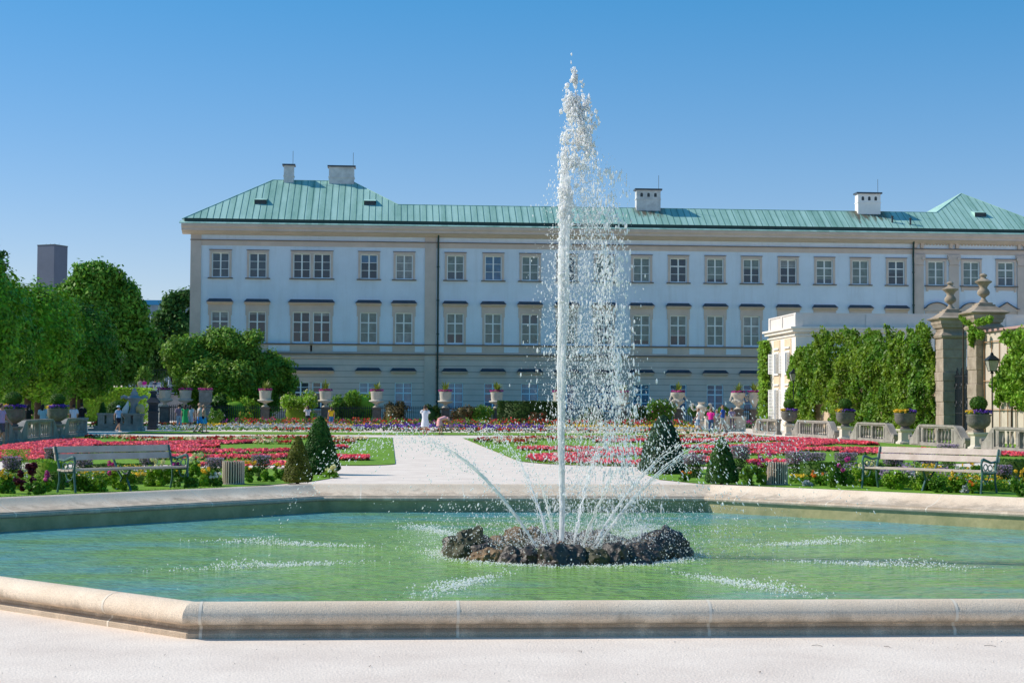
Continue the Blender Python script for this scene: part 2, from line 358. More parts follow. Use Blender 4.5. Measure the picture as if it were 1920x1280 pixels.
def copper():
    m=bpy.data.materials.new('green_copper'); m.use_nodes=True; n=m.node_tree.nodes;l=m.node_tree.links;b=n['Principled BSDF']
    b.inputs['Roughness'].default_value=0.6; b.inputs['Specular IOR Level'].default_value=0.35
    tc=n.new('ShaderNodeTexCoord')
    sx=n.new('ShaderNodeSeparateXYZ'); l.new(tc.outputs['Object'],sx.inputs[0])
    # tone per tray
    a=n.new('ShaderNodeMath'); a.operation='MULTIPLY'; a.inputs[1].default_value=1/0.575; l.new(sx.outputs['X'],a.inputs[0])
    fl=n.new('ShaderNodeMath'); fl.operation='FLOOR'; l.new(a.outputs[0],fl.inputs[0])
    wn_=n.new('ShaderNodeTexWhiteNoise'); wn_.noise_dimensions='1D'; l.new(fl.outputs[0],wn_.inputs['W'])
    nz=n.new('ShaderNodeTexNoise'); nz.inputs['Scale'].default_value=0.5; nz.inputs['Detail'].default_value=8; nz.inputs['Roughness'].default_value=.7
    mp=n.new('ShaderNodeMapping'); mp.inputs['Scale'].default_value=(2.2,0.5,0.5); l.new(tc.outputs['Object'],mp.inputs[0]); l.new(mp.outputs[0],nz.inputs['Vector'])
    mm=n.new('ShaderNodeMath'); mm.operation='MULTIPLY_ADD'; mm.inputs[1].default_value=0.34; l.new(wn_.outputs['Value'],mm.inputs[0]); l.new(nz.outputs['Fac'],mm.inputs[2])
    cr=n.new('ShaderNodeValToRGB'); e=cr.color_ramp.elements; e[0].position=0.35; e[0].color=(0.20,0.38,0.31,1); e[1].position=0.85; e[1].color=(0.39,0.61,0.54,1)
    l.new(mm.outputs[0],cr.inputs['Fac'])
    # brown run-off below the two ridge chimneys
    out=cr.outputs[0]
    for xc,w,top in ((CHX[0],1.7,0.9),(CHX[1],2.3,0.8)):
        d=n.new('ShaderNodeMath'); d.operation='SUBTRACT'; d.inputs[1].default_value=xc; l.new(sx.outputs['X'],d.inputs[0])
        ab=n.new('ShaderNodeMath'); ab.operation='ABSOLUTE'; l.new(d.outputs[0],ab.inputs[0])
        mr=n.new('ShaderNodeMapRange'); mr.inputs[1].default_value=w; mr.inputs[2].default_value=w*0.55; l.new(ab.outputs[0],mr.inputs[0])
        n2=n.new('ShaderNodeTexNoise'); n2.inputs['Scale'].default_value=1.3; n2.inputs['Detail'].default_value=5
        m2=n.new('ShaderNodeMapping'); m2.inputs['Scale'].default_value=(2.5,0.4,0.4); l.new(tc.outputs['Object'],m2.inputs[0]); l.new(m2.outputs[0],n2.inputs['Vector'])
        zr=n.new('ShaderNodeMapRange'); zr.inputs[1].default_value=18.2; zr.inputs[2].default_value=20.2; zr.inputs[3].default_value=-0.25; zr.inputs[4].default_value=0.35; l.new(sx.outputs['Z'],zr.inputs[0])
        s_=n.new('ShaderNodeMath'); s_.operation='ADD'; l.new(n2.outputs['Fac'],s_.inputs[0]); l.new(zr.outputs[0],s_.inputs[1])
        s2=n.new('ShaderNodeMapRange'); s2.inputs[1].default_value=0.45; s2.inputs[2].default_value=0.62; l.new(s_.outputs[0],s2.inputs[0])
        s3=n.new('ShaderNodeMath'); s3.operation='MULTIPLY'; l.new(s2.outputs[0],s3.inputs[0]); l.new(mr.outputs[0],s3.inputs[1])
        mx=n.new('ShaderNodeMixRGB'); mx.inputs[2].default_value=(0.13,0.12,0.085,1); l.new(s3.outputs[0],mx.inputs[0]); l.new(out,mx.inputs[1]); out=mx.outputs[0]
    l.new(out,b.inputs['Base Color'])
    return m
def X(px,py=500): return atY(px,py,YF).x
XL=X(356,600)               # left corner
XE=XL-0.75; RY0=YF-0.55; RZ0=18.0; SL=0.62
def at_roof(px,py):
    d=ray(px,py); # plane z=RZ0+SL*(y-RY0)
    t=(RZ0+SL*(CAM.y-RY0)-CAM.z)/(d.z-SL*d.y); return CAM+d*t
pA=at_roof(522,338); pB=at_roof(660,340); pM=at_roof(900,386); pC=at_roof(1802,363)
DL=(pA.y-RY0+pB.y-RY0)/2; DM=pM.y-RY0; DR=pC.y-RY0
CHX=(at_roof(1215,391).x,at_roof(1626,397).x)
XR=pC.x+DR               # right eave corner
M_copper=copper()
palace=thing('palace','long white three-storey palace with beige window surrounds under a green copper roof','palace')
xa=XE+DL; xb=max(xa+0.5,pB.x); xc=xb+(DL-DM); xd=pC.x-(DR-DM); xe=pC.x
XRE=pC.x+DR
def Dof(x):
    if x<xa: return x-XE
    if x<xb: return DL
    if x<xc: return DL-(x-xb)
    if x<xd: return DM
    if x<xe: return DM+(x-xd)
    return max(0,DR-(x-xe))
roof=MB()
pt=lambda x,d,s=1:(x,RY0+d,RZ0+SL*d)
brk=sorted(set([XE,xa,xb,xc,xd,xe,XRE]))
for i in range(len(brk)-1):
    a,c=brk[i],brk[i+1]
    q=[pt(a,0),pt(c,0),pt(c,Dof(c)),pt(a,Dof(a))]
    if Dof(a)<1e-6: q=q[:3]
    elif Dof(c)<1e-6: q=[q[0],q[1],q[3]]
    roof.add(q,[list(range(len(q)))])
def blk(a,c,D):   # other three planes of a hipped block
    z0=RZ0; y0=RY0; y1=RY0+2*D; zr=RZ0+SL*D
    l=(a+D,y0+D,zr); r=(c-D,y0+D,zr)
    return l,r,y0,y1,z0
# left wing
l_,r_,y0,y1,z0=blk(XE,xb+DL,DL)
roof.add([(XE,y0,z0),(XE,y1,z0),l_],[[0,2,1]]); roof.add([(XE,y1,z0),(xb+DL,y1,z0),r_,l_],[[0,1,2,3][::-1]]); roof.add([(xb+DL,y0,z0),(xb+DL,y1,z0),r_],[[0,1,2]])
# main rear
roof.add([(xc,RY0+DM,RZ0+SL*DM),(xd,RY0+DM,RZ0+SL*DM),(xd,RY0+2*DM,RZ0),(xc,RY0+2*DM,RZ0)],[[0,1,2,3]])
# right wing
l_,r_,y0,y1,z0=blk(pC.x-DR,pC.x+DR,DR)
roof.add([(pC.x-DR,y0,z0),(pC.x-DR,y1,z0),l_],[[0,2,1]]); roof.add([(pC.x-DR,y1,z0),(XRE,y1,z0),l_],[[0,2,1]]); roof.add([(XRE,y0,z0),(XRE,y1,z0),l_],[[0,1,2]])
# standing seams
x=XE+0.4
while x<XRE-0.3:
    d=Dof(x)
    if d>0.15:
        a=pt(x,0); c=pt(x,d); w=0.016; h=0.03
        roof.add([(a[0]-w,a[1],a[2]),(a[0]+w,a[1],a[2]),(c[0]+w,c[1],c[2]),(c[0]-w,c[1],c[2]),(a[0]-w,a[1],a[2]+h),(a[0]+w,a[1],a[2]+h),(c[0]+w,c[1],c[2]+h),(c[0]-w,c[1],c[2]+h)],[[4,5,6,7],[0,1,5,4],[1,2,6,5],[3,0,4,7]],1)
    x+=0.575+random.uniform(-.015,.015)
# hip and ridge rolls
for a,c in ((pt(XE,0),pt(xa,DL)),(pt(xa,DL),pt(xb,DL)),(pt(xb,DL),pt(xc,DM)),(pt(xc,DM),pt(xd,DM)),(pt(xd,DM),pt(xe,DR)),(pt(xe,DR),pt(XRE,0)),(l_,(pC.x-DR,y1,z0))):
    roof.tube([a,c],0.05,5,0)
M_seam=mat('copper_seam',(0.10,0.22,0.17),0.7,var=0.3,scale=2)
roof_o=roof.build('roof',[M_copper,M_seam],palace)
# eave skirt + gutter
b=MB()
def hstrip(b,x0,x1,poly,mi=0): b.prism(poly,'x',x0,x1,mi)
hstrip(b,XE-0.15,XRE+0.1,[(YF-1.15,17.62),(YF-0.55,17.86),(YF-0.55,17.80),(YF-1.15,17.56)],0)
b.build('copper_eave_strip',[M_copper],palace)
b=MB(); b.box(XE+0.25,XRE,YF-0.80,YF-0.56,17.79,18.06); b.build('gutter',M_gutter,palace)
# cornice
b=MB()
hstrip(b,XE+0.02,XRE-0.1,[(YF-1.1,17.56),(YF-1.1,17.36),(YF-0.95,17.18),(YF-0.95,17.0),(YF-0.62,16.95),(YF-0.40,16.82),(YF-0.12,16.70),(YF,16.70),(YF,17.56)])
b.build('cornice',M_beige,palace)
# walls with window openings
def holes_wall(name,x0,x1,z0,z1,holes,m,depth=0.22,par=None,y=YF):
    xs=sorted(set([x0,x1]+[h[0] for h in holes]+[h[1] for h in holes])); zs=sorted(set([z0,z1]+[h[2] for h in holes]+[h[3] for h in holes]))
    b=MB()
    for i in range(len(xs)-1):
        for j in range(len(zs)-1):
            cx=(xs[i]+xs[i+1])/2; cz=(zs[j]+zs[j+1])/2
            if any(h[0]<cx<h[1] and h[2]<cz<h[3] for h in holes): continue
            b.add([(xs[i],y,zs[j]),(xs[i+1],y,zs[j]),(xs[i+1],y,zs[j+1]),(xs[i],y,zs[j+1])],[[0,1,2,3]])
    for a,c,d,e in holes:
        D=y+depth
        b.add([(a,y,d),(a,D,d),(a,D,e),(a,y,e)],[[0,1,2,3]]); b.add([(c,y,d),(c,D,d),(c,D,e),(c,y,e)],[[3,2,1,0]])
        b.add([(a,y,d),(c,y,d),(c,D,d),(a,D,d)],[[0,1,2,3]]); b.add([(a,y,e),(c,y,e),(c,D,e),(a,D,e)],[[3,2,1,0]])
    return b.build(name,m,par)
colpx=[413.5,483.5,566,604,692,758,854,925,994,1063,1133,1203,1272,1341,1409,1478,1546,1613,1680.5,1755,1821,1886]
colx=[X(p) for p in colpx]
GW=0.76; UP=(12.92,15.12); MI=(7.22,9.93); GR=(1.25,3.72)
hu=[(x-GW,x+GW,UP[0],UP[1]) for x in colx]; hm=[(x-GW,x+GW,MI[0],MI[1]) for x in colx]; hg=[(x-GW,x+GW,GR[0],GR[1]) for x in colx[:19]]
XEND=XRE-0.75
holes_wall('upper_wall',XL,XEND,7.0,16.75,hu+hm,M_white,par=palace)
holes_wall('ground_storey_wall',XL,XEND,0.0,7.0,hg,M_rust,par=palace)
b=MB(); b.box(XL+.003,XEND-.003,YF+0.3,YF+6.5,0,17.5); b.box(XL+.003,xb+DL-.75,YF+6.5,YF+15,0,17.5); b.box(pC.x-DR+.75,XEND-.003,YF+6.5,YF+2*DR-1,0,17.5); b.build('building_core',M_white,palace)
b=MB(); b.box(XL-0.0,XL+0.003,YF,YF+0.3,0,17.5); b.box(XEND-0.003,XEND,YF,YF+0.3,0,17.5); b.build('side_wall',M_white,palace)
# bands, mouldings
b=MB()
b.box(XL-0.02,XEND+0.02,YF-0.05,YF,15.76,16.20); b.box(XL-0.02,XEND+.02,YF-0.04,YF,6.28,6.42); b.box(XL-.02,XEND+.02,YF-.04,YF,6.98,7.03)
b.box(XL-.02,XEND+.02,YF-.07,YF,5.86,6.02); 
for i,x in enumerate(colx): b.box(x-0.98,x+0.98,YF-0.035,YF,6.42,6.98)
b.box((colx[2]+colx[3])/2-0.3,(colx[2]+colx[3])/2+0.3,YF-0.034,YF,6.42,6.98)
b.build('beige_band',M_beige,palace)
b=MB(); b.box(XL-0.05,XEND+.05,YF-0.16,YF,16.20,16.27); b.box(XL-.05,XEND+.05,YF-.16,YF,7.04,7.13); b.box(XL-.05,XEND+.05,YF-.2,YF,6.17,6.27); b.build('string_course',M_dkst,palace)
b=MB()
prev=XL+0.9
for a,c in ((XL+1.0,None),):
    pass
gaps=[]
edges=sorted([(x-0.98,x+0.98) for x in colx]); cur=XL+0.95
for a,c in edges:
    if a-cur>0.35: gaps.append((cur,a))
    cur=max(cur,c)
for a,c in gaps:
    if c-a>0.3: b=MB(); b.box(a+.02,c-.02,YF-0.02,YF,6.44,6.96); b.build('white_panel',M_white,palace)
# corner pilasters
XP=X(810,500); XP2=X(1719,500)
b=MB()
for a,c in ((XL,XL+0.92),(X(797,500),X(818,500))): b=MB(); b.box(a-.01,c,YF-0.10,YF,0.0,16.72); b.build('corner_pilaster',M_beige2,palace)
for pxp in (1722,1788,1916):
    cx=X(pxp,500); b=MB(); b.box(cx-0.46,cx+0.46,YF-0.12,YF,7.14,14.7); b.box(cx-0.52,cx+0.52,YF-0.15,YF,7.14,7.6)
    b.box(cx-0.60,cx+0.60,YF-0.2,YF,15.45,15.72); b.box(cx-0.5,cx+0.5,YF-.16,YF,14.7,14.78)
    p=b.build('pilaster',M_beige2,palace)
    b=MB()
    for s in (-1,1): b.tube([(cx+s*0.42,YF-0.30,15.35),(cx+s*0.42,YF-0.02,15.35)],0.17,10)
    b.prism([(cx-0.42,14.8),(cx+0.42,14.8),(cx+0.5,15.45),(cx-0.5,15.45)],'y',YF-0.2,YF); b.build('capital',M_beige,p)
    for s in (-1,1):
        b=MB(); b.box(cx+s*0.3-0.14,cx+s*0.3+0.14,YF-0.25,YF,16.33,16.78); b.build('bracket',M_beige,palace)
b=MB()
x=XP2
while x<XEND: b.box(x,x+0.12,YF-0.18,YF,16.6,16.72); x+=0.3
b.build('dentils',M_beige,palace)
# downpipes
for pxd in (821.5,1711):
    cx=X(pxd,500); b=MB(); b.tube([(cx,YF-0.75,17.8),(cx,YF-0.28,16.5),(cx,YF-0.24,15.5),(cx,YF-0.24,0.1)],0.085,8); 
    for z in (14,11,8,5,2): b.tube([(cx,YF-0.24,z),(cx,YF-0.24,z+0.12)],0.12,8)
    b.build('downpipe',M_gutter,palace)
def window(cx,zr,kind,style,gm,bl):
    z0,z1=zr; w=GW; yb=YF+0.12; b=MB(); t=0.085; fm=M_frame if kind!='g' else M_framebl
    b.box(cx-w,cx-w+t,yb,yb+.07,z0,z1); b.box(cx+w-t,cx+w,yb,yb+.07,z0,z1); b.box(cx-w+t,cx+w-t,yb,yb+.07,z0,z0+t); b.box(cx-w+t,cx+w-t,yb,yb+.07,z1-t,z1)
    b.box(cx-.06,cx+.06,yb-.01,yb+.065,z0+t,z1-t)
    h=z1-z0
    if kind=='u': rows=[(z0+h*0.345,.022),(z0+h*0.665,.022 if style!=1 else .05)]
    elif kind=='m': rows=[(z0+h*0.335,.025),(z0+h*0.665,.05)]
    else: rows=[(z0+h*0.62,.055),(z0+h*0.31,.025),(z0+h*0.81,.025)]
    for z,q in rows: b.box(cx-w+t,cx-.06,yb,yb+.06,z-q,z+q); b.box(cx+.06,cx+w-t,yb,yb+.06,z-q,z+q)
    if kind=='g' and style==2:
        for k in range(1,6):
            for s in (-1,1): xx=cx+s*(0.06+(w-t-.06)*k/6); b.box(xx-.012,xx+.012,yb+.01,yb+.03,z0+t,z1-t)
    wo=b.build('window',fm,palace)
    b=MB(); yp=yb+.035; zc=z0+(z1-z0)*(1-bl)
    b.add([(cx-w+.02,yp,z0+.02),(cx+w-.02,yp,z0+.02),(cx+w-.02,yp,zc),(cx-w+.02,yp,zc)],[[0,1,2,3]],0)
    if bl>0: b.add([(cx-w+.02,yp,zc),(cx+w-.02,yp,zc),(cx+w-.02,yp,z1-.02),(cx-w+.02,yp,z1-.02)],[[0,1,2,3]],1)
    b.build('pane',[gm[0],gm[1]],wo)
    return wo
def surround(wo,cxs,zr,kind):
    x0=min(cxs)-GW; x1=max(cxs)+GW; z0,z1=zr
    b=MB()
    if kind=='u':
        b.box(x0-.2,x0,YF-.07,YF+.0,z0-.02,z1+.22); b.box(x1,x1+.2,YF-.07,YF,z0-.02,z1+.22); b.box(x0,x1,YF-.07,YF,z1,z1+.22); 
        if len(cxs)>1: b.box(cxs[0]+GW,cxs[1]-GW,YF-.07,YF,z0-.02,z1)
        b.build('architrave',M_beige,wo)
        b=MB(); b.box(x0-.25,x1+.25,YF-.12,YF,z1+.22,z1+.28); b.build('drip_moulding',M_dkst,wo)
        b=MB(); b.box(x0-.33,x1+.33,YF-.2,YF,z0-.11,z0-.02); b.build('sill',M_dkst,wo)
    elif kind=='m':
        b.box(x0-.2,x0,YF-.06,YF,7.14,z1+.62); b.box(x1,x1+.2,YF-.06,YF,7.14,z1+.62); b.box(x0,x1,YF-.05,YF,z1,z1+.62)
        b.box(x0-.28,x0-.2,YF-.07,YF,z1-.35,z1+.62); b.box(x1+.2,x1+.28,YF-.07,YF,z1-.35,z1+.62)
        if len(cxs)>1: b.box(cxs[0]+GW,cxs[1]-GW,YF-.06,YF,7.14,z1)
        b.build('architrave',M_beige,wo)
    zz={'m':z1+.62,'g':z1+.78}.get(kind)
    return x0,x1,zz
def hood(wo,x0,x1,zz,shape='flat'):
    if shape=='flat':
        b=MB(); b.prism([(YF,zz),(YF-.18,zz),(YF-.28,zz+.09),(YF-.38,zz+.12),(YF-.38,zz+.20),(YF,zz+.20)],'x',x0-.36,x1+.36); b.build('hood_moulding',M_beige,wo)
        b=MB(); a,c=x0-.42,x1+.42; z=zz+.20
        b.add([(a,YF-.44,z),(c,YF-.44,z),(c,YF,z),(a,YF,z),(a+.22,YF-.12,z+.26),(c-.22,YF-.12,z+.26),(c-.22,YF,z+.30),(a+.22,YF,z+.30)],[[0,3,2,1],[0,1,5,4],[4,5,6,7],[1,2,6,5],[3,0,4,7],[2,3,7,6]]); b.build('hood',M_hood,wo)
    else:
        cx=(x0+x1)/2; w=(x1-x0)/2+.42; n=14; top=[]
        for i in range(n+1):
            u=-1+2*i/n
            e=(0.55*math.cos(u*math.pi/2)**0.8 if abs(u)<.98 else 0) if shape=='arc' else 0.62*max(0,1-abs(u)*1.18)
            if abs(u)>.72: e=min(e,0.1)
            top.append((cx+u*w,zz+.2+e))
        b=MB(); b.prism([(x,z) for x,z in top]+[(cx+w,zz+.06),(cx-w,zz+.06)],'y',YF-.2,YF); b.build('pediment',M_beige,wo)
        b=MB(); b.prism([(x,z+.07) for x,z in top]+[(x,z+.001) for x,z in top[::-1]],'y',YF-.34,YF); b.build('hood',M_hood,wo)
dk=(M_gd,M_gb); mdk=(M_gm,M_gb); bb=(M_gb,M_gb); bu=(M_gblue,M_gb)
ustyle=[(mdk,0),(mdk,0),(dk,0),(dk,0),((M_gd,M_gblue),.35),((M_gc,M_gc),0),((M_gm,M_gb),.68),(bu,0),((M_gb,M_gb),0),(mdk,0),(bb,0),(bb,0),(dk,0),(dk and (M_gd,M_gb),.85),((M_gd,M_gb),.42),((M_gd,M_gc),.3),((M_gm,M_gb),.8),(bb,0),((M_gd,M_gm),.5),(bb,0),(bb,0),((M_gm,M_gb),.6)]
mstyle=[((M_gm,M_gc),.2),((M_gd,M_gc),.1),(dk,0),((M_gd,M_gc),.12),(bb,0),((M_gc,M_gb),.7),((M_gd,M_gb),.7),(bb,0),((M_gb,M_gm),.35),(bb,0),(mdk,0),((M_gd,M_gb),.85),((M_gd,M_gb),.65),(bb,0),((M_gb,M_gc),.6)]+[(mdk,0)]*7
for i,cx in enumerate(colx):
    gm,bl=ustyle[i]; w=window(cx,UP,'u',1 if i in(12,16,18,21) else 0,gm,bl)
    if i==2: surround(w,[colx[2],colx[3]],UP,'u')
    elif i!=3: surround(w,[cx],UP,'u')
    if i>=19:
        b=MB(); b.box(cx-.95,cx+.95,YF-.05,YF,UP[0]-.42,UP[0]-.14); b.box(cx-.95,cx-.75,YF-.09,YF,UP[0]-.55,UP[0]-.14); b.box(cx+.75,cx+.95,YF-.09,YF,UP[0]-.55,UP[0]-.14); b.build('apron',M_beige,w)
    gm,bl=mstyle[i]; w=window(cx,MI,'m',0,gm,bl)
    if i==2: a,c,z=surround(w,[colx[2],colx[3]],MI,'m'); hood(w,a,c,z)
    elif i!=3: a,c,z=surround(w,[cx],MI,'m'); hood(w,a,c,z,'flat' if i<19 else ('tri' if i==21 else 'arc'))
    if i<19:
        w=window(cx,GR,'g',2 if i in(4,5,6,8) else 0,(M_gblue if i>3 else M_gm,M_gb),0)
        b=MB(); 
        if i==2: a,c=colx[2]-GW,colx[3]+GW
        else: a,c=cx-GW,cx+GW
        if i!=3: hood(w,a,c,4.52)
        b.box(cx-.95,cx+.95,YF-.1,YF,GR[0]-.12,GR[0]); b.build('sill',M_beige,w)
b=MB(); b.box(XL-.03,XEND+.03,YF-.12,YF,0,0.75); b.build('plinth',M_beige2,palace)
# chimneys and roof fittings
M_chim=mat('chimney_plaster',(0.55,0.57,0.57),0.85,var=0.22,scale=1.3); M_chimw=mat('white_chimney_plaster',(0.82,0.81,0.78),0.85,var=0.05,scale=1)
def chimney(x0p,x1p,yt,yb,D,m,holes=0,dp=1.0):
    Y=RY0+D; a=atY(x0p,yb,Y); c=atY(x1p,yb,Y); zt=atY((x0p+x1p)/2,yt,Y).z; zb=RZ0+SL*D-0.9
    b=MB(); zc=zt-0.14; b.box(a.x,c.x,Y-dp/2,Y+dp/2,zb,zc)
    b.box(a.x-.05,c.x+.05,Y-dp/2-.05,Y+dp/2+.05,zc-.85 if holes else zc-1.0,zc-.78 if holes else zc-.92)
    o=b.build('chimney',m,roof_o)
    b=MB(); b.box(a.x-.14,c.x+.14,Y-dp/2-.14,Y+dp/2+.14,zc,zt); b.build('chimney_cap',M_hood,o) if False else b.build('chimney_cap',M_hood,o)
    if holes:
        b=MB()
        for k in range(holes):
            cx=a.x+(c.x-a.x)*(k+.75)/(holes+.5); b.prism([(cx-.12,zc-.62),(cx+.12,zc-.62),(cx+.12,zc-.35),(cx+.07,zc-.26),(cx-.07,zc-.26),(cx-.12,zc-.35)],'y',Y-dp/2-.012,Y-dp/2+.05)
        b.build('smoke_opening',M_dark,o)
    b=MB(); b.tube([(c.x-.1,Y,zt),(c.x-.1,Y,zt+1.3)],0.02,4); b.build('lightning_rod',M_dark,o)
chimney(532.5,551,309,338,DL,M_chim,0,.9); chimney(617,664,312,341,DL,M_chim,0,1.1)
chimney(1192,1237,355,389,DM,M_chim,3,.9); chimney(1606,1648,362,397,DM,M_chimw,3,1.0)
for px_,py_ in ((490,374),(694,376),(1832,398)):
    p=at_roof(px_,py_); b=MB(); w=.55; L=1.5; h=.42; zf=p.z-SL*.9
    f0=(p.x,p.y-.9,zf)
    b.add([(f0[0]-w,f0[1],f0[2]),(f0[0]+w,f0[1],f0[2]),(f0[0]+w,f0[1],f0[2]+h),(f0[0]-w,f0[1],f0[2]+h),(f0[0]-w,f0[1]+L*1.4,f0[2]+h+.3+.2),(f0[0]+w,f0[1]+L*1.4,f0[2]+h+.5)],[[2,3,4,5]],0)
    b.add([(f0[0]-w,f0[1],f0[2]),(f0[0]-w,f0[1],f0[2]+h),(f0[0]-w,f0[1]+L*1.4,f0[2]+h+.5)],[[0,1,2]],0); b.add([(f0[0]+w,f0[1],f0[2]),(f0[0]+w,f0[1],f0[2]+h),(f0[0]+w,f0[1]+L*1.4,f0[2]+h+.5)],[[0,2,1]],0)
    b.box(f0[0]-w+.05,f0[0]+w-.05,f0[1]+.03,f0[1]+.1,f0[2]-.05,f0[2]+h-.05,1)
    b.build('roof_hatch',[M_copper,M_dark],roof_o)
for px_,py_ in ((1673,417),(1707,421)):
    p=at_roof(px_,py_); b=MB(); b.tube([(p.x,p.y,p.z-.1),(p.x,p.y,p.z+.5)],0.09,8); b.lathe([(0.13,0.48),(0.14,0.56),(0.03,0.62)],8,(p.x,p.y,p.z)); b.build('vent_pipe',M_dark,roof_o)
# ================================================================== PAVILION (right)
M_pavw=mat('warm_white_wall',(0.78,0.73,0.64),0.85,var=.05,scale=.6); streaks(M_pavw)
M_cream=mat('cream_wall',(0.66,0.52,0.36),0.85,var=0.08,scale=0.8)
M_shut=mat('white_shutter',(0.80,0.79,0.76),0.6)
M_stone=mat('weathered_stone',(0.24,0.19,0.14),0.9,col2=(0.42,0.35,0.27),scale=1.5,bump=0.7,bscale=14)
M_stoned=mat('grey_garden_stone',(0.20,0.18,0.155),0.9,col2=(0.38,0.35,0.31),scale=2.0,bump=0.6,bscale=16)
M_sand=mat('sandstone',(0.46,0.35,0.23),0.9,col2=(0.56,0.45,0.31),scale=1.4,bump=0.6,bscale=12)
M_pale=mat('pale_carved_stone',(0.52,0.47,0.39),0.85,col2=(0.66,0.60,0.51),scale=2.5,bump=0.5,bscale=18)
M_iron=mat('wrought_iron',(0.02,0.025,0.03),0.5)
YA=94.0; XA=atY(1492,700,YA).x; YB=atX(1441,700,XA).y
zt=atY(1492,587,YA).z
pav=thing('garden_pavilion','low white and cream pavilion with open white shutters and flat parapet roof behind the ivy','building',(XA,YA,0))
off=(XA,YA,0)
b=MB(); b.box(XA,XA+42,YA,YA+0.3,0,zt-1.0); b.box(XA+.0,XA+0.3,YA+.3,YB,0,zt-1.0); b.box(XA+.3,XA+42,YA+.3,YB-.01,0,zt-1.35)
b.build('wall',M_pavw,pav,off=off)
b=MB()
zc=zt-1.0
b.box(XA-.45,XA+42,YA-.45,YB+.2,zc-.12,zc+.02); b.box(XA-.3,XA+42,YA-.3,YB+.1,zc-.34,zc-.12); b.box(XA-.1,XA+42,YA-.12,YB+.05,zc-.62,zc-.52)
b.build('cornice',M_pavw,pav,off=off)
b=MB(); b.box(XA+.05,XA+42,YA+.05,YA+.3,zc+.02,zt-.06); b.box(XA+.05,XA+.3,YA+.3,YB,zc+.02,zt-.06); b.box(XA,XA+42,YA,YA+.35,zt-.06,zt+.04); b.box(XA,XA+.35,YA+.35,YB,zt-.06,zt+.04)
for k in range(9): b.box(XA-.03+k*5.2,XA+.55+k*5.2,YA-.03,YA+.05,zc+.02,zt-.06)
for yy in (YA+.02,(YA+YB)/2-.2,YB-.5): b.box(XA-.02,XA+.05,yy,yy+.45,zc+.02,zt-.06)
b.build('parapet',mat('parapet_plaster',(0.66,0.62,0.58),0.85,var=.06,scale=1),pav,off=off)
b=MB()
L=YB-YA
for yy in (YA+L*.26,YA+L*.66): b.box(XA-.05,XA,yy-.95,yy+.95,0.2,zc-.75)
b.build('cream_panel',M_cream,pav,off=off)
def shutter(b,y,z0,z1,h,openang):
    # hinged leaf standing out from the wall
    w=.62; dx=-math.sin(openang)*w; dy=h*math.cos(openang)*w
    v=[(XA-.06,y,z0),(XA-.06+dx,y+dy,z0)]
    nx,ny=dy/w*.04,-dx/w*.04
    def bar(a,c,e,f_):
        p0=(v[0][0]+dx*a,v[0][1]+dy*a); p1=(v[0][0]+dx*c,v[0][1]+dy*c)
        q=[(p0[0],p0[1]),(p1[0],p1[1]),(p1[0]-nx,p1[1]-ny),(p0[0]-nx,p0[1]-ny)]
        b.prism(q,'z',e,f_)
    bar(0,.1,z0,z1); bar(.9,1,z0,z1); n=int((z1-z0)/.11)
    for k in range(n+1): zz=z0+(z1-z0-.07)*k/n; bar(.1,.9,zz,zz+.065)
for f_,(z0,z1) in enumerate(((0.75,3.0),(4.2,5.7))):
    for yy in (YA+L*.26,YA+L*.66):
        b=MB(); w=.6
        for s in (-1,1): b.box(XA-.1,XA-.05,yy+s*w-.06,yy+s*w+.06,z0,z1)
        b.box(XA-.1,XA-.05,yy-w-.06,yy+w+.06,z1,z1+.12); b.box(XA-.16,XA-.05,yy-w-.15,yy+w+.15,z0-.12,z0); b.box(XA-.16,XA-.05,yy-w-.15,yy+w+.15,z1+.3,z1+.42)
        b.box(XA-.09,XA-.055,yy-.03,yy+.03,z0,z1)
        wo=b.build('window',M_frame,pav,off=off)
        b=MB(); b.box(XA-.07,XA-.052,yy-w+.06,yy+w-.06,z0,z1); b.build('pane',M_gm,wo,off=off)
        for s in (-1,1):
            b=MB(); shutter(b,yy+s*w,z0,z1,s,R(35)); b.build('shutter',M_shut,wo,off=off)
# ------------------------------------------------------------------ garden wall, gate pillars
XW=27.0
def YW(px): return atX(px,760,XW).y
Y1=YW(1776); Y2=YW(1838); 
ivy_top=[(1494,652),(1515,650),(1537,631),(1575,620),(1588,617),(1608,628),(1627,617),(1646,628),(1676,623),(1695,628),(1728,617),(1752,606)]
prof_iv=sorted([(lambda p:(p.y,p.z))(atX(a,c,XW-.5)) for a,c in ivy_top])
wallf=thing('garden_wall','tall plastered garden wall almost hidden under the dark ivy left of the gate pillars','wall',(XW,Y1,0))
b=MB(); b.box(XW,XW+.5,Y1+.7,YA-.1,0,4.6); b.box(XW-.06,XW+.56,Y1+.7,YA-.1,4.6,4.75); b.build('wall',M_sand,wallf,off=(XW,Y1,0))
wallr=thing('garden_wall','plastered garden wall with a wooden trellis and climber right of the gate pillars','wall',(XW,Y2,0))
zw=atX(1900,612,XW).z
b=MB(); b.box(XW,XW+.5,38,Y2-.7,0,zw-.12); b.build('wall',mat('wall_plaster',(0.46,0.39,0.31),0.9,col2=(0.60,0.53,0.44),scale=.7,bump=.4,bscale=9),wallr,off=(XW,Y2,0))
b=MB(); b.box(XW-.12,XW+.62,38,Y2-.7,zw-.12,zw); b.build('wall_coping',mat('red_coping',(0.42,0.27,0.24),0.9,var=.1),wallr,off=(XW,Y2,0))
M_trel=mat('trellis_wood',(0.36,0.21,0.11),0.8)
tre=thing('trellis','reddish wooden trellis fixed to the wall right of the second gate pillar','trellis',(XW,Y2-6,0))
b=MB()
ya,yb_=YW(1848),YW(1948)
zt1=atX(1850,640,XW).z
k=0; y=ya
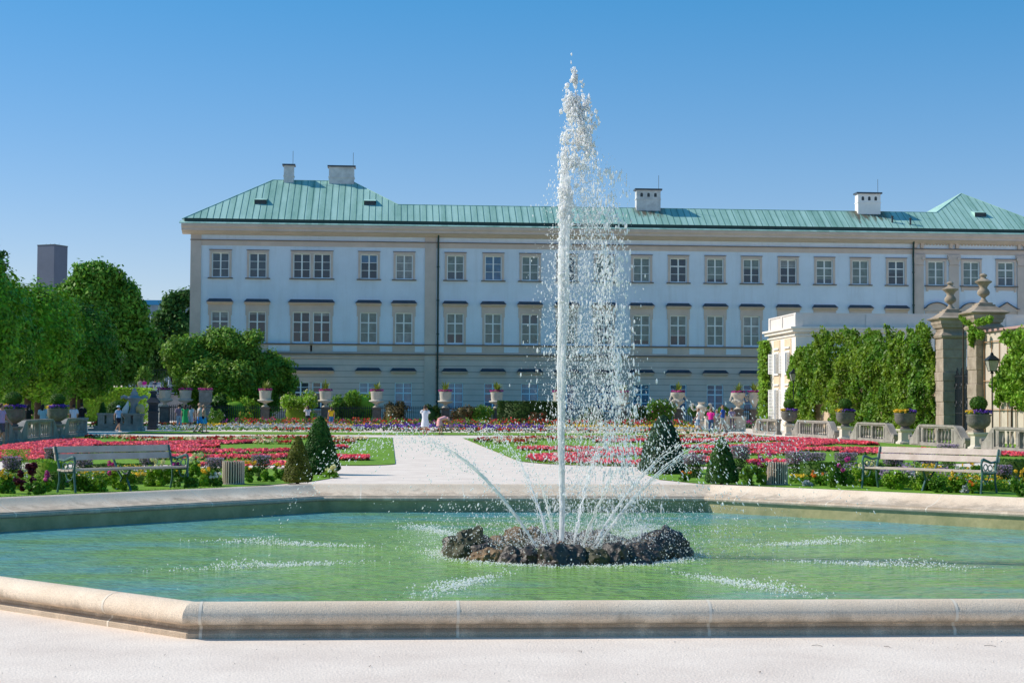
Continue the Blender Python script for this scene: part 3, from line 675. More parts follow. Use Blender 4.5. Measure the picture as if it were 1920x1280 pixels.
while y>yb_: b.box(XW-.08,XW-.04,y-.018,y+.018,.3,zt1); y-=1.0; k+=1
for z in (zt1-.06,3.0,1.6): b.box(XW-.11,XW-.08,yb_,ya,z,z+.04)
b.build('lattice',M_trel,tre,off=(XW,Y2-6,0))
def gate_pillar(Y,zc,lab):
    t=thing('gate_pillar',lab,'pillar',(XW+.2,Y,0),0,'stone gate pillars with urn finials'); w=.62
    b=MB(); z=0; rr=random.Random(int(Y))
    b.sqlathe([(w+.1,0),(w+.1,.5),(w+.02,.6)]); z=.6
    while z<zc-1.6:
        h=rr.uniform(.42,.72); q=w+rr.uniform(-.02,.03); b.sqlathe([(q-.02,z),(q,z+.03),(q,z+h-.03),(q-.02,z+h)]); z+=h
    b.sqlathe([(w,z),(w+.1,z+.05),(w+.14,z+.16),(w+.02,z+.3),(w-.02,z+.35),(w-.02,zc-.55)])
    b.build('shaft',M_stone,t)
    b=MB(); b.sqlathe([(w-.02,zc-.55),(w+.08,zc-.5),(w+.12,zc-.36),(w+.16,zc-.3),(w+.18,zc-.12),(w+.33,zc-.05),(w+.35,zc),(w+.23,zc+.04),(w+.08,zc+.12),(w-.12,zc+.28),(w-.18,zc+.31),(w-.18,zc+.39),(w-.28,zc+.40),(w-.28,zc+.48),(.25,zc+.50)]); b.build('cap',M_stone,t)
    b=MB(); b.lathe([(0.248,0.487),(0.202,0.565),(0.11,0.675),(0.092,0.746),(0.147,0.801),(0.276,0.887),(0.313,1.005),(0.267,1.115),(0.193,1.193),(0.184,1.272),(0.276,1.413),(0.405,1.507),(0.423,1.554),(0.276,1.633),(0.147,1.711),(0.12,1.774),(0.175,1.821),(0.184,1.868),(0.138,1.923),(0.018,1.963)],18,(0,0,zc)); b.build('finial',M_stone,t,smooth=True)
    return t
z1_=atX(1776,597,XW).z; z2_=atX(1838,586,XW).z
gate_pillar(Y1,z1_,'stone gate pillar with urn finial, the left one beside the ivy'); gate_pillar(Y2,z2_,'stone gate pillar with urn finial and a creeper on its cap, the right one')
gt=thing('iron_gate','black wrought iron gate between the two stone pillars','gate',(XW+.2,(Y1+Y2)/2,0))
b=MB()
y=Y2+.7
while y<Y1-.68: b.tube([(XW+.2,y,.1),(XW+.2,y,3.6+.2*math.sin(y*9))],.022,5); y+=.13
for z in (.3,1.4,3.3): b.box(XW+.17,XW+.23,Y2+.68,Y1-.68,z,z+.05)
b.build('bars',M_iron,gt,off=(XW+.2,(Y1+Y2)/2,0))
b=MB()
for q in range(10):
    cy=Y2+.9+(q%5)*(Y1-Y2-1.8)/4; cz=1.9 if q<5 else 2.8; b.tube([(XW+.14,cy+.2*(1-j/20)*math.cos(j*.7),cz+.2*(1-j/20)*math.sin(j*.7)) for j in range(18)],.016,4)
b.build('scrollwork',M_iron,gt,off=(XW+.2,(Y1+Y2)/2,0))
# ivy
M_ivy=mat('ivy_leaf',(0.06,0.19,0.012),rough=.5,col2=(0.22,0.32,0.02),scale=.45,island=.45,trans=.35,spec=.25); M_ivyy=leafm('light_ivy_leaf',(0.17,0.32,0.02),var=.35,scale=.6)
def interp(p,y): 
    ys=[a for a,_ in p]; zs=[c for _,c in p]; return np.interp(y,ys,zs)
def ivy_sheet(name,lab,ya,yb,topf,m,n,xw=XW,thick=.75,size=.13,botf=None):
    Yc=rng.uniform(ya,yb,n); tz=np.array([topf(y) for y in Yc]); bz=np.array([botf(y) if botf else 0 for y in Yc])
    Z=bz+rng.random(n)**.9*(tz-bz+.25*rng.random(n))
    lum=np.array([noise.noise(Vector((y*.45,z*.6,0)))*1.3+.55*noise.noise(Vector((y*1.5,z*1.7,5)))+.25*noise.noise(Vector((y*4.5,z*5,5))) for y,z in zip(Yc,Z)])
    Xc=xw-.12-thick*(.45+.6*lum)*(1-.35*rng.random(n)**2); Xc=np.minimum(Xc,xw-.03)
    Z=Z+rng.normal(0,.10,n); P=np.stack([Xc,Yc,Z],1); N=np.tile([-1.,-.35,.55],(n,1))
    V,Fc=leafquads(P,N,size,spread=.95)
    o=npobj(name,V-np.array([xw,(ya+yb)/2,0]),Fc,m); o.location=(xw,(ya+yb)/2,0); return tag(o,lab,'ivy')
def botf(y):
    p0=YW(1572); p1=YW(1542); p2=YW(1648); p3=YW(1632)
    if p0<y<p1: return 1.75+.3*math.sin(y*3)
    if p2<y<p3: return 1.3
    return 0
YI=YW(1518)
ivy_sheet('ivy','dense dark green ivy covering the garden wall between the pavilion and the gate pillar','Y' and Y1+.6,YI+1.0,lambda y:interp(prof_iv,y)-.2+.7*noise.noise(Vector((y*1.1,0,2)))+.4*noise.noise(Vector((y*3.7,0,2))),M_ivy,62000,botf=botf,thick=1.15,size=.105)
ivy_sheet('ivy','bright yellow-green creeper on the wall beside the pavilion corner',YI-1.5,YA-.3,lambda y:interp(prof_iv,y)-.3+.4*noise.noise(Vector((y*1.1,3,2))),M_ivyy,13000,botf=None,thick=.85)
# creeper on far edge of pavilion
n=6000; Z=rng.uniform(0.1,atX(1438,640,XA).z,n); Yc=YB+rng.normal(-.15,.38,n)*(1+.6*(Z<2)); Xc=XA-.1-.6*rng.random(n)
V,Fc=leafquads(np.stack([Xc,Yc,Z],1),np.tile([-1.,-.3,.4],(n,1)),.11,.6); o=npobj('ivy',V-np.array([XA,YB,0]),Fc,M_ivyy); o.location=(XA,YB,0); tag(o,'narrow light green creeper climbing the far corner of the cream pavilion','ivy')
# climber right
M_clim=leafm('climber_leaf',(0.20,0.36,0.03),var=.4,scale=.8)
def climber(lab,pts,n,size=.11,m=None,base=None):
    C=np.array([tuple(p[0]) for p in pts]); Rr=np.array([p[1] for p in pts]); V,Fc=clump_leaves(C,Rr,n,size,shell=.9)
    t=thing('climber',lab,'climbing plant',base); o=npobj('foliage',V-np.array(base),Fc,m or M_clim,t)
    b=MB(); b.tube([Vector((0,0,0)),Vector((.05,.1,1.5)),(C[0][0]-base[0],C[0][1]-base[1],C[0][2])],[.06,.05,.03],6); b.build('stem',mat('bark',(0.07,0.05,0.035),0.9,var=.3,scale=5),t)
    return t
pp=lambda px,py,dx=.3:atX(px,py,XW-dx)
climber('leafy climber covering the trellis on the wall at the right edge of the picture',[(pp(a,c),r) for a,c,r in ((1908,640,.5),(1890,632,.4),(1915,660,.6),(1900,685,.6),(1918,700,.7),(1885,705,.5),(1873,720,.45),(1900,735,.55),(1915,750,.5),(1880,740,.35),(1930,640,.8),(1935,690,.9),(1940,740,.8),(1872,745,.2),(1868,755,.2))],10500,.10,None,(XW-.3,YW(1908),0))
cp=[(atX(a,c,XW-.5),r) for a,c,r in ((1806,594,.22),(1812,600,.25),(1820,606,.2),(1826,620,.3),(1824,632,.28),(1838,628,.25),(1822,645,.15),(1845,602,.2),(1855,598,.2),(1835,604,.2))]
climber('thin creeper trailing from the cap of the right gate pillar',cp,2600,.07,None,(XW-.5,YW(1824),0))
# ================================================================== BALUSTRADES
balp=[(.05,0),(.06,.02),(.06,.06),(.03,.09),(.04,.13),(.062,.2),(.066,.26),(.045,.36),(.026,.44),(.03,.5),(.048,.53),(.048,.57)]
def balustrade(X0,Ya,Yb,name,lab,m,wings=(1,1),mid=True,face=-1,grp='stone balustrade sections'):
    """runs along Y from Ya to Yb at X0"""
    t=thing('balustrade',lab,'balustrade',(X0,(Ya+Yb)/2,0),0,grp); h=(Yb-Ya)/2
    b=MB(); b.box(-.16,.16,-h-.1,h+.1,0,.17); b.build('plinth',m,t)
    b=MB(); b.box(-.12,.12,-h-.1,h+.1,.80,.86); b.box(-.16,.16,-h-.14,h+.14,.86,.95); b.build('handrail',m,t)
    for y in [-h+.13,h-.13]+([0] if mid else []):
        b=MB(); b.box(-.12,.12,y-.16,y+.16,.17,.80); b.box(-.14,-.12,y-.11,y+.11,.25,.72); b.build('pier',m,t)
    spans=[(-h+.26,-.13),(.13,h-.26)] if mid else [(-h+.26,h-.26)]
    for a,c in spans:
        k=max(2,int((c-a)/.40))
        for i in range(k):
            y=a+(c-a)*(i+.5)/k; b=MB(); b.lathe([(r,z*1.1) for r,z in balp],8,(0,y,.17)); b.build('baluster',m,t,smooth=True)
    for s,w in ((-1,wings[0]),(1,wings[1])):
        if not w: continue
        Lw=1.25; poly=[(0,0),(0,.93)]
        for k in range(1,10): u=k/9; poly.append((u*Lw,.93-(.93-.36)*(.5-.5*math.cos(u*math.pi))))
        poly+=[(Lw+.12,.42),(Lw+.2,.34),(Lw+.16,.22),(Lw+.1,0)]
        b=MB(); b.prism([(s*(h+.14)+s*u,z) for u,z in poly],'x',-.16,.16)
        b.prism([(s*(h+.25)+s*u*.8,z*.72+.06) for u,z in poly],'x',-.19,-.16); b.tube([(-.2,s*(h+Lw+.22),.36),(.2,s*(h+Lw+.22),.36)],.12,10); b.build('scroll_wing',m,t)
    return t
M_pur=mat('purple_petal',(0.16,0.06,0.42),0.6,island=.5,trans=.3); M_mag=mat('magenta_petal',(0.55,0.06,0.30),0.6,island=.5,trans=.3); M_yel=mat('yellow_petal',(0.85,0.55,0.04),0.6,island=.4,trans=.3)
M_pink=mat('coral_pink_petal',(0.98,0.15,0.20),0.6,island=.35,trans=.3); M_red=mat('red_petal',(0.55,0.03,0.02),0.6,island=.4,trans=.3); M_cream2=mat('cream_petal',(0.85,0.66,0.42),0.6,island=.3,trans=.3)
M_whit=mat('white_petal',(0.8,0.8,0.75),0.6,island=.2,trans=.3); M_org=mat('orange_petal',(0.85,0.25,0.03),0.6,island=.3,trans=.3); M_lil=mat('lilac_petal',(0.42,0.30,0.42),0.7,island=.4,trans=.3); M_dred=mat('burgundy_leaf',(0.10,0.012,0.03),0.5,island=.5,trans=.2)
M_silver=mat('silver_leaf',(0.45,0.50,0.50),0.8,island=.3,trans=.2)
M_leaf=leafm('garden_leaf',(0.13,0.27,0.025)); M_leafl=leafm('light_garden_leaf',(0.24,0.42,0.03)); M_leafd=leafm('dark_garden_leaf',(0.045,0.10,0.018)); M_box=leafm('box_leaf',(0.075,0.17,0.018),scale=2); M_yew=leafm('yew_needle',(0.05,0.14,0.02),scale=2); M_yewb=leafm('bronze_yew_needle',(0.15,0.17,0.02),scale=2.5); M_lime=leafm('lime_tree_leaf',(0.125,0.31,0.012),scale=.45,trans=.14)
def leafball(name,m,par,c,r,n,size,sc=(1,1,1),core=True,shell=.12):
    d=unit(n); P=np.array(c)+d*r*(1-shell*rng.random((n,1)))*np.array(sc)
    L_=[leafquads(P,d,size,.5)]
    if core: L_.append(corequads(c,r*.9,sc,10,7,.05))
    V,Fc=merge(L_); return npobj(name,V,Fc,m,par)
M_potst=mat('dark_pot_stone',(0.10,0.095,0.09),0.9,col2=(0.22,0.20,0.18),scale=4,bump=.5,bscale=16); M_pil=mat('dark_pillar_stone',(0.09,0.082,0.075),0.9,col2=(0.19,0.17,0.15),scale=3,bump=.5,bscale=16)
def pot(x,y,lab,top='ball',m=None,s=1.0):
    m=m or M_stoned
    t=thing('stone_planter',lab,'planter',(x,y,0),0,'planted stone pots along the balustrades')
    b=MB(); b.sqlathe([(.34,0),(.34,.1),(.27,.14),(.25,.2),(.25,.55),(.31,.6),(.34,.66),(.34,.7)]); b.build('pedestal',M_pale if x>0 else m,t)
    b=MB(); b.lathe([(.2,.70),(.22,.76),(.15,.82),(.26,.88),(.40,.98),(.46,1.14),(.45,1.34),(.48,1.38),(.48,1.43),(.40,1.44)],20,(0,0,0),wob=.05,lobes=1); b.build('bowl',M_potst,t,smooth=True)
    n=420; a=rng.uniform(0,2*math.pi,n); rr=.50*np.sqrt(rng.random(n))+.03; P=np.stack([rr*np.cos(a),rr*np.sin(a),1.45+.2*rng.random(n)*(1.1-rr)+.02],1)
    V,Fc=leafquads(P,np.tile([0.,-.3,1.],(n,1)),.05,.8); side=a>math.pi*.75
    k=(np.cos(a-math.pi*1.05)>(.80 if top!='low' else .1))
    fa=Fc[~k]; fb=Fc[k]
    if len(fa): npobj('purple_flowers',V,fa,M_pur,t)['kind']='stuff'
    if len(fb): npobj('yellow_flowers',V,fb,M_yel if top!='dark' else M_leafd,t)
    leafball('leaves',M_leaf,t,(0,0,1.44),.46,260,.06,(1,1,.32))
    if top: leafball('box_ball',M_box if top!='low' else M_leafl,t,(0,0,1.86 if top!='low' else 1.66),.36 if top!='low' else .3,1300,.035,(1,1,.85))
    return t
XBR=21.6
yb=lambda px:atX(px,820,XBR).y
names=[('leftmost stone balustrade section of the right row, next to the pavilion',1426,1460,(0,1)),('stone balustrade section between the first and second planters right of the pavilion door',1502,1556,(1,1)),('stone balustrade section in front of the dark ivy',1615,1664,(1,1)),('stone balustrade section below the gate pillars',1732,1793,(1,1)),('stone balustrade section cut by the right edge of the picture',1873,1958,(0,1))]
for lab,a,c,w in names: balustrade(XBR,yb(c),yb(a),'',lab,M_stoned,w,mid=(c-a)>30)
for px_,top,lab in ((1480,'ball','stone bowl planter with box ball beside the creeper, leftmost of the right row'),(1585,'ball','stone bowl planter with box ball and purple flowers in front of the bare wall patch'),(1697,'low','stone bowl planter overflowing with yellow and purple flowers before the dark ivy'),(1835,'ball','nearest stone bowl planter with box ball and dense purple flowers below the gate pillars')):
    pot(XBR,yb(px_),lab,top)
XBL=-18.0
yl=lambda px:atX(px,822,XBL).y
for lab,a,c,w in (('shaded balustrade section at the left edge under the clipped trees',-60,8,(1,1)),('shaded balustrade section between the two left planters',44,92,(1,1)),('shaded balustrade section at the end of the left row',122,159,(1,0))):
    balustrade(XBL,yl(a),yl(c),'',lab,M_stoned,w,mid=(c-a)>40)
pot(XBL,yl(24),'shaded stone bowl planter with dark leaves near the left edge','ball'); pot(XBL,yl(107),'shaded stone bowl planter with box ball below the clipped trees','ball')
# left cross balustrade and shaded blocks
t=thing('balustrade','shaded low balustrade block with steps left of the urn with figures','balustrade',atY(222,812,82))
q0=atY(184,812,82).x-t.location.x; q1=atY(262,812,82).x-t.location.x; t.location.z=0
b=MB(); b.box(q0-.5,q1,-.7,.6,0,.16); b.box(q0-.2,q1,-.45,.5,.16,.3); b.build('step',M_stoned,t)
b=MB(); b.box(q0,q1,-.2,.2,.3,.42); b.box(q0-.06,q1+.05,-.25,.25,.98,1.1); b.build('handrail',M_stoned,t)
for k in range(5):
    x=q0+.2+(q1-q0-.4)*k/4; b=MB(); b.box(x-.2,x+.2,-.18,.18,.42,.98); b.build('pier',M_stoned,t)
for k in range(12):
    x=q0+.5+(q1-q0-1)*k/11; b=MB(); b.lathe([(r,z*1.0) for r,z in balp],8,(x,0,.42)); b.build('baluster',M_stoned,t,smooth=True)
# short balustrade on the right by the strollers
t=thing('balustrade','short stone balustrade behind the strolling group by the carved urns','balustrade',(0,0,0)); p=atY(1366,806,90); t.location=(p.x,p.y,0)
q0=atY(1322,806,90).x-p.x; q1=atY(1397,806,90).x-p.x
b=MB(); b.box(q0,q1,-.22,.22,0,.15); b.box(q0-.05,q1+.05,-.25,.25,.92,1.04); b.build('handrail',M_pale,t)
for x in (q0+.2,(q0+q1)/2,q1-.45): b=MB(); b.box(x-.2,x+.2+(.25 if x>0.5 else 0),-.2,.2,.15,.92); b.build('pier',M_pale,t)
for k in range(9): x=q0+.5+(q1-q0-1.2)*k/8; b=MB(); b.lathe([(r,z*1.3) for r,z in balp],8,(x,0,.15)); b.build('baluster',M_pale,t,smooth=True)
# ================================================================== FENCE AND URNS
YFN=108.0
XF=lambda px:atY(px,780,YFN).x
t=thing('iron_fence','long black iron railing in front of the palace between the urn pillars','fence',(XF(860),YFN,0))
ox=XF(860); b=MB(); x=XF(296)
while x<XF(1432): b.box(x-ox-.022,x-ox+.022,-.014,.014,.1,1.62); x+=.15
b.build('bars',M_iron,t)
b=MB(); 
for z in (.18,1.42): b.box(XF(296)-ox,XF(1432)-ox,-.02,.02,z,z+.045)
b.box(XF(296)-ox,XF(1432)-ox,-.12,.12,0,.1); b.build('rails',M_iron,t)
def spikes(b,c,n,L,seed=0):
    rr=random.Random(seed)
    for k in range(n):
        a=rr.uniform(0,2*math.pi); e=rr.uniform(.15,1.0); l_=L*rr.uniform(.7,1.1)
        p=[Vector((c[0]+math.cos(a)*l_*math.sin(e)*u,c[1]+math.sin(a)*l_*math.sin(e)*u,c[2]+l_*(math.cos(e)*u-.45*u*u*math.sin(e)))) for u in (0,.35,.7,1)]
        w=Vector((-math.sin(a),math.cos(a),0))*.055
        b.add([p[0]-w,p[0]+w,p[1]+w*1.2,p[1]-w*1.2,p[2]+w*.8,p[2]-w*.8,p[3]],[[0,1,2,3],[3,2,4,5],[5,4,6]])
def urn(px,lab,kind='bowl',base=1.5,Y=YFN-.15,flowers=True,dark=False,mx=None):
    x=atY(px,790,Y).x
    m=M_pale if not dark else M_stoned; m=mx or m
    t=thing('urn_pillar',lab,'urn',(x,Y,0),0,'urns on the fence pillars')
    b=MB(); b.sqlathe([(.40,0),(.40,.2),(.33,.26),(.33,base-.16),(.40,base-.1),(.42,base)]); b.build('pillar',M_pil,t)
    b=MB(); z=base
    if kind=='bowl':
        b.lathe([(.28,0),(.30,.06),(.15,.14),(.12,.24),(.2,.32),(.5,.42),(.62,.5),(.60,.56),(.42,.60),(.44,.66),(.47,1.12),(.5,1.2),(.5,1.26),(.40,1.27)],18,(0,0,z)); h=1.27
    elif kind=='carved':
        b.lathe([(.30,0),(.32,.08),(.16,.16),(.14,.26),(.34,.42),(.46,.6),(.42,.72),(.38,.8),(.42,.95),(.52,1.1),(.56,1.25),(.56,1.32),(.4,1.33)],18,(0,0,z),wob=.06,lobes=1); h=1.33
        for s in (-1,1):
            for k in range(4): b.ico((s*(.5+.06*k),-.1*k+.1,z+1.15-.14*k),.1,1)
        for k in range(8): a=k*math.pi/4; b.ico((.47*math.cos(a),.47*math.sin(a),z+.62+.08*(k%2)),.1,1)
    else:
        b.lathe([(.28,0),(.3,.08),(.13,.2),(.2,.35),(.42,.75),(.45,1.0),(.42,1.2),(.47,1.35),(.40,1.36)],18,(0,0,z)); h=1.36
        for s in (-1,1): b.tube([(s*.45,0,z+1.2),(s*.6,0,z+1.1),(s*.58,0,z+.95),(s*.44,0,z+.85)],.05,6)
    b.build('urn',m,t,smooth=True)
    if flowers:
        n=260; a=rng.uniform(0,2*math.pi,n); rr=.56*np.sqrt(rng.random(n)); P=np.stack([rr*np.cos(a),rr*np.sin(a),z+h+.14*rng.random(n)+.03],1)
        V,Fc=leafquads(P,np.tile([0.,-.5,1.],(n,1)),.055,.8); npobj('magenta_flowers',V,Fc,M_mag,t)['kind']='stuff'
        leafball('leaves',M_leaf,t,(0,0,z+h-.02),.42,120,.06,(1,1,.3))
        b=MB(); spikes(b,(0,0,z+h),30,1.05,px); b.build('palm_leaves',leafm('palm_leaf',(0.22,0.28,0.05)),t)
    return t
for px,kind,lab in ((309,'bowl','pale urn with palm leaves on the fence pillar right of the dark stone monument'),(347,'bowl','pale urn on the fence pillar at the left side of the big round tree'),(497,'bowl','carved urn with a palm on its pillar below the right side of the big round tree'),(610,'bowl','white urn with magenta flowers on the pillar beside the yellow rose bush'),(706,'bowl','white urn with palm leaves in front of the fourth ground floor window'),(835,'bowl','white urn with magenta flowers in front of the dark downpipe'),(931,'bowl','white urn with magenta flowers left of the long clipped hedge'),(1048,'bowl','urn partly hidden behind the tall water jet'),(1168,'bowl','urn seen through the falling spray right of the jet'),(1271,'carved','carved stone urn left of the handled white vase'),(1384,'carved','carved stone urn with sprouting grass behind the strolling group'),(1414,'tall','tall stone urn with purple flowers nearest the pavilion creeper')):
    urn(px,lab,kind)
# box planter
x=atY(385,790,107).x; t=thing('urn_pillar','square carved stone planter with a fan palm on a pillar by the big round tree','planter',(x,107,0))
b=MB(); b.sqlathe([(.42,0),(.42,.2),(.36,.26),(.36,1.45),(.44,1.5),(.44,1.6)]); b.build('pillar',M_stoned,t)
b=MB(); b.sqlathe([(.3,1.6),(.36,1.75),(.4,1.8),(.46,1.85),(.46,2.65),(.52,2.7),(.52,2.78)]); b.build('planter_box',M_stoned,t)
n=260; P=np.stack([rng.uniform(-.55,.55,n),rng.uniform(-.5,.5,n),2.8+.15*rng.random(n)],1); V,Fc=leafquads(P,np.tile([0.,-.5,1.],(n,1)),.055,.8); npobj('magenta_flowers',V,Fc,M_mag,t)['kind']='stuff'
b=MB(); spikes(b,(0,0,2.8),26,.9,3); b.build('palm_leaves',MATS['palm_leaf'],t)
# free standing carved vase with two handles (right)
p=atY(1315,800,92); t=thing('stone_vase','big white two-handled carved vase behind the strolling group','vase',(p.x,p.y,0))
b=MB(); b.sqlathe([(.42,0),(.42,.15),(.34,.2),(.34,.55),(.4,.6),(.4,.68)]); b.build('pedestal',M_pale,t)
b=MB(); b.lathe([(.22,.68),(.24,.75),(.12,.85),(.14,1.0),(.3,1.35),(.4,1.6),(.42,1.68),(.30,1.78),(.2,1.86),(.24,1.95),(.30,2.0),(.2,2.01)],18); b.build('vase',M_pale,t,smooth=True)
for s in (-1,1):
    b=MB(); b.tube([(s*.38,0,1.5),(s*.55,0,1.45),(s*.66,0,1.6),(s*.68,0,1.78),(s*.58,0,1.82)],[.06,.07,.08,.09,.05],8); b.ico((s*.62,0,1.86),.12,1,sc=(1.3,.8,.7)); b.build('handle',M_pale,t,smooth=True)
# urn with figures (left, shaded) and dark monument
p=atY(251,808,83); t=thing('stone_urn','shaded stone urn on a pedestal with a white figure and gilt shield at its foot','statue',(p.x,p.y,0))
b=MB(); b.sqlathe([(.62,0),(.62,.2),(.52,.26),(.52,.92),(.6,.98),(.6,1.08)]); b.build('pedestal',M_stoned,t)
b=MB(); b.lathe([(.36,1.08),(.30,1.2),(.22,1.5),(.26,1.8),(.42,1.95),(.50,2.05),(.44,2.12),(.25,2.2),(.22,2.38),(.12,2.5),(.14,2.6),(.02,2.68)],14)
for s in (-1,1): b.tube([(s*.45,0,2.05),(s*.66,0,2.15),(s*.8,0,2.1),(s*.78,0,1.98)],[.12,.1,.08,.05],7)
b.build('urn',mat('blue_grey_stone',(0.28,0.31,0.34),0.9,var=.2,scale=2),t,smooth=True)
b=MB(); b.tube([(-.55,-.25,1.08),(-.5,-.27,1.3),(-.42,-.25,1.5),(-.36,-.25,1.75),(-.36,-.25,1.85)],[.18,.2,.15,.07,.03],8); b.build('white_figure',mat('white_marble',(.75,.74,.72),.6),t,smooth=True)
b=MB(); b.lathe([(.24,1.1),(.28,1.25),(.28,1.4),(.2,1.55),(.1,1.62)],10,(.42,-.3,.05)); b.build('gilt_shield',mat('gilt_stone',(.55,.42,.2),.6),t,smooth=True)
p=atY(287,803,86); t=thing('stone_monument','dark slate-coloured stepped monument with a broad shouldered top on a square base','monument',(p.x,p.y,0))
M_dst=mat('dark_slate_stone',(0.035,0.045,0.06),0.8,var=.3,scale=2)
b=MB(); b.sqlathe([(.34,0),(.34,.2),(.29,.25),(.29,1.12),(.34,1.16),(.34,1.24)]); b.build('base',M_dst,t)
b=MB(); b.sqlathe([(.28,1.24),(.26,1.6),(.3,1.72),(.42,1.78),(.36,1.86),(.2,2.1),(.14,2.3),(.2,2.42),(.2,2.5),(.1,2.55)]); b.build('top',M_dst,t)
# ================================================================== TERRACE AND FAR THINGS (left background)
t=thing('terrace_wall','grey rubble terrace wall with balustrade in the left background behind the gardens','wall',(atY(200,760,150).x,150,0))
ox=t.location.x; a=atY(-140,760,150).x-ox; c=atY(345,760,150).x-ox; zt_=atY(280,741,150).z
c0=atY(232,760,150).x-ox
M_rub=mat('rubble_stone',(0.22,0.20,0.20),0.95,col2=(0.36,0.33,0.31),scale=1.6,bump=.8,bscale=6)
b=MB(); b.box(a,c0,-.3,.3,0,zt_-1.1); b.box(c0,c,-.3,.3,0,zt_); b.box(a,c0,-.4,.4,zt_-1.1,zt_-.95); b.box(c0,c,-.4,.4,zt_,zt_+.12); b.build('wall',M_rub,t)
b=MB(); x=a
while x<c0: b.box(x,x+.16,-.1,.1,zt_-.95,zt_-.3); x+=.42
b.box(a,c0,-.16,.16,zt_-.3,zt_-.15); b.build('parapet',M_pale,t)
sheet('terrace',[(a+ox,150.3),(c+ox,150.3),(c+ox,185),(a+ox,185)],zt_+.05,mat('terrace_paving',(0.28,0.27,0.27),.9,var=.15,scale=1))
st=thing('stone_steps','pale stone steps going up to the terrace behind the shaded urn','steps',(atY(262,780,140).x,140,0))
b=MB()
for k in range(9): b.box(-1.6,1.6,k*.7,k*.7+.8,0,.19*(k+1))
b.build('steps',M_pale,st)
fz=zt_+.05
t=thing('railing','light metal railing on the terrace behind the strollers in the far left','railing',(atY(318,735,151).x,151.5,fz))
b=MB()
for k in range(9): b.box(-3+k*.75,-2.95+k*.75,-.02,.02,0,1.0)
for z in (.2,.6,.97): b.box(-3,3,-.02,.02,z,z+.05)
b.build('rails',M_frame,t)
t=thing('iron_fence','thin metal fence behind the red flowers in the far left','fence',(atY(290,715,170).x,170,fz))
b=MB()
for k in range(60): b.box(-9+k*.3,-8.97+k*.3,-.02,.02,1.0,3.2)
b.box(-9,9,-.02,.02,3.0,3.05); b.box(-9,9,-.2,.2,0,1.0); b.build('bars',M_iron,t)
# tower block, glass building
t=thing('tower_block','plain grey windowless concrete tower rising behind the trees on the left','tower',(atY(98,500,600).x,600,0),R(-27))
zt2=atY(98,462,600).z; hw=3.9
b=MB(); b.box(-hw,hw,-hw,hw,0,zt2); b.build('shaft',mat('grey_cladding',(0.10,0.125,0.17),.7,var=.12,scale=.08),t)
b=MB(); b.box(-hw-.1,hw+.1,-hw-.1,hw+.1,zt2,zt2+.35); b.build('roof_edge',M_dark,t)
b=MB()
for i in range(4): b.tube([(-3+i*2,0,zt2),(-3+i*2,0,zt2+1.2)],.05,4)
b.build('antenna',M_dark,t)
t=thing('modern_building','low glass-fronted modern building with blue flat roof between the far trees','building',(atY(285,600,330).x,330,0))
z0=atY(280,563,330).z; b=MB(); b.box(-6,10,0,8,0,z0-1); b.build('wall',mat('glass_wall',(0.12,0.2,0.26),.3,var=.3,scale=.5,spec=.7),t)
b=MB(); b.box(-7,11,-1,9,z0-1,z0); b.build('roof',mat('blue_roof_edge',(0.03,0.22,0.42),.5),t)
b=MB()
for k in range(20): b.box(-6+k*.8,-5.85+k*.8,-.12,0,0,z0-3.2)
b.build('fins',M_frame,t)
# ================================================================== TREES
M_bark=mat('bark',(0.07,0.05,0.035),0.9,var=.3,scale=5)
def lime(x,y,h,lab,n=13000,w=3.0,crown0=2.5):
    t=thing('clipped_lime_tree',lab,'tree',(x,y,0),0,'clipped lime trees in the left row')
    b=MB(); rr=random.Random(int(y*10)); lean=rr.uniform(-.15,.15)
    b.tube([(0,0,0),(lean,.05,1.2),(lean*1.5,0,crown0+.6)],[.30,.24,.22],9)
    for k in range(5):
        a=k*1.256+rr.random(); b.tube([(lean*1.3,0,crown0-.1),(math.cos(a)*.7,math.sin(a)*.7,crown0+.9),(math.cos(a)*1.3,math.sin(a)*1.3,crown0+2.6)],[.13,.09,.05],6)
    b.build('trunk',M_bark,t)
    # superellipsoid crown with lumps
    d=unit(n); p=3.8; q=(np.abs(d)**p).sum(1)**(-1/p); hz=(h-crown0)/2
    base=d*q[:,None]
    lump=np.array([noise.noise(Vector((v[0]*2.3+x,v[1]*2.3+y,v[2]*3.6)))*.24+noise.noise(Vector((v[0]*6+y,v[1]*6,v[2]*8)))*.16 for v in base])
    rr_=(1+lump)*(1-.22*rng.random(n)**2)
    taper=1-.10*np.clip(-base[:,2],0,1)-.22*np.clip(base[:,2],0,1)**2.2
    P=base*rr_[:,None]*np.stack([w*1.06*taper,w*.96*taper,np.full(n,hz)],1); P[:,2]+=crown0+hz
    P[:,2]+=np.where(base[:,2]>.6,rng.random(n)**3*.7,0)
    N=d.copy(); N[:,2]+=.35
    P=P+rng.normal(0,.07,P.shape); L_=[leafquads(P,N,.13,.38)]
    L_.append(corequads((0,0,crown0+hz),1.0,(w*.76,w*.76,hz*.82),14,9,.1))
    V,Fc=merge(L_); npobj('crown',V,Fc,leafm('lime_leaf_%d'%(int(y*1.7)%3),[(.085,.22,.012),(.125,.31,.012),(.17,.37,.016)][int(y*1.7)%3],scale=.45,trans=.12),t); return t
XT=-26.6
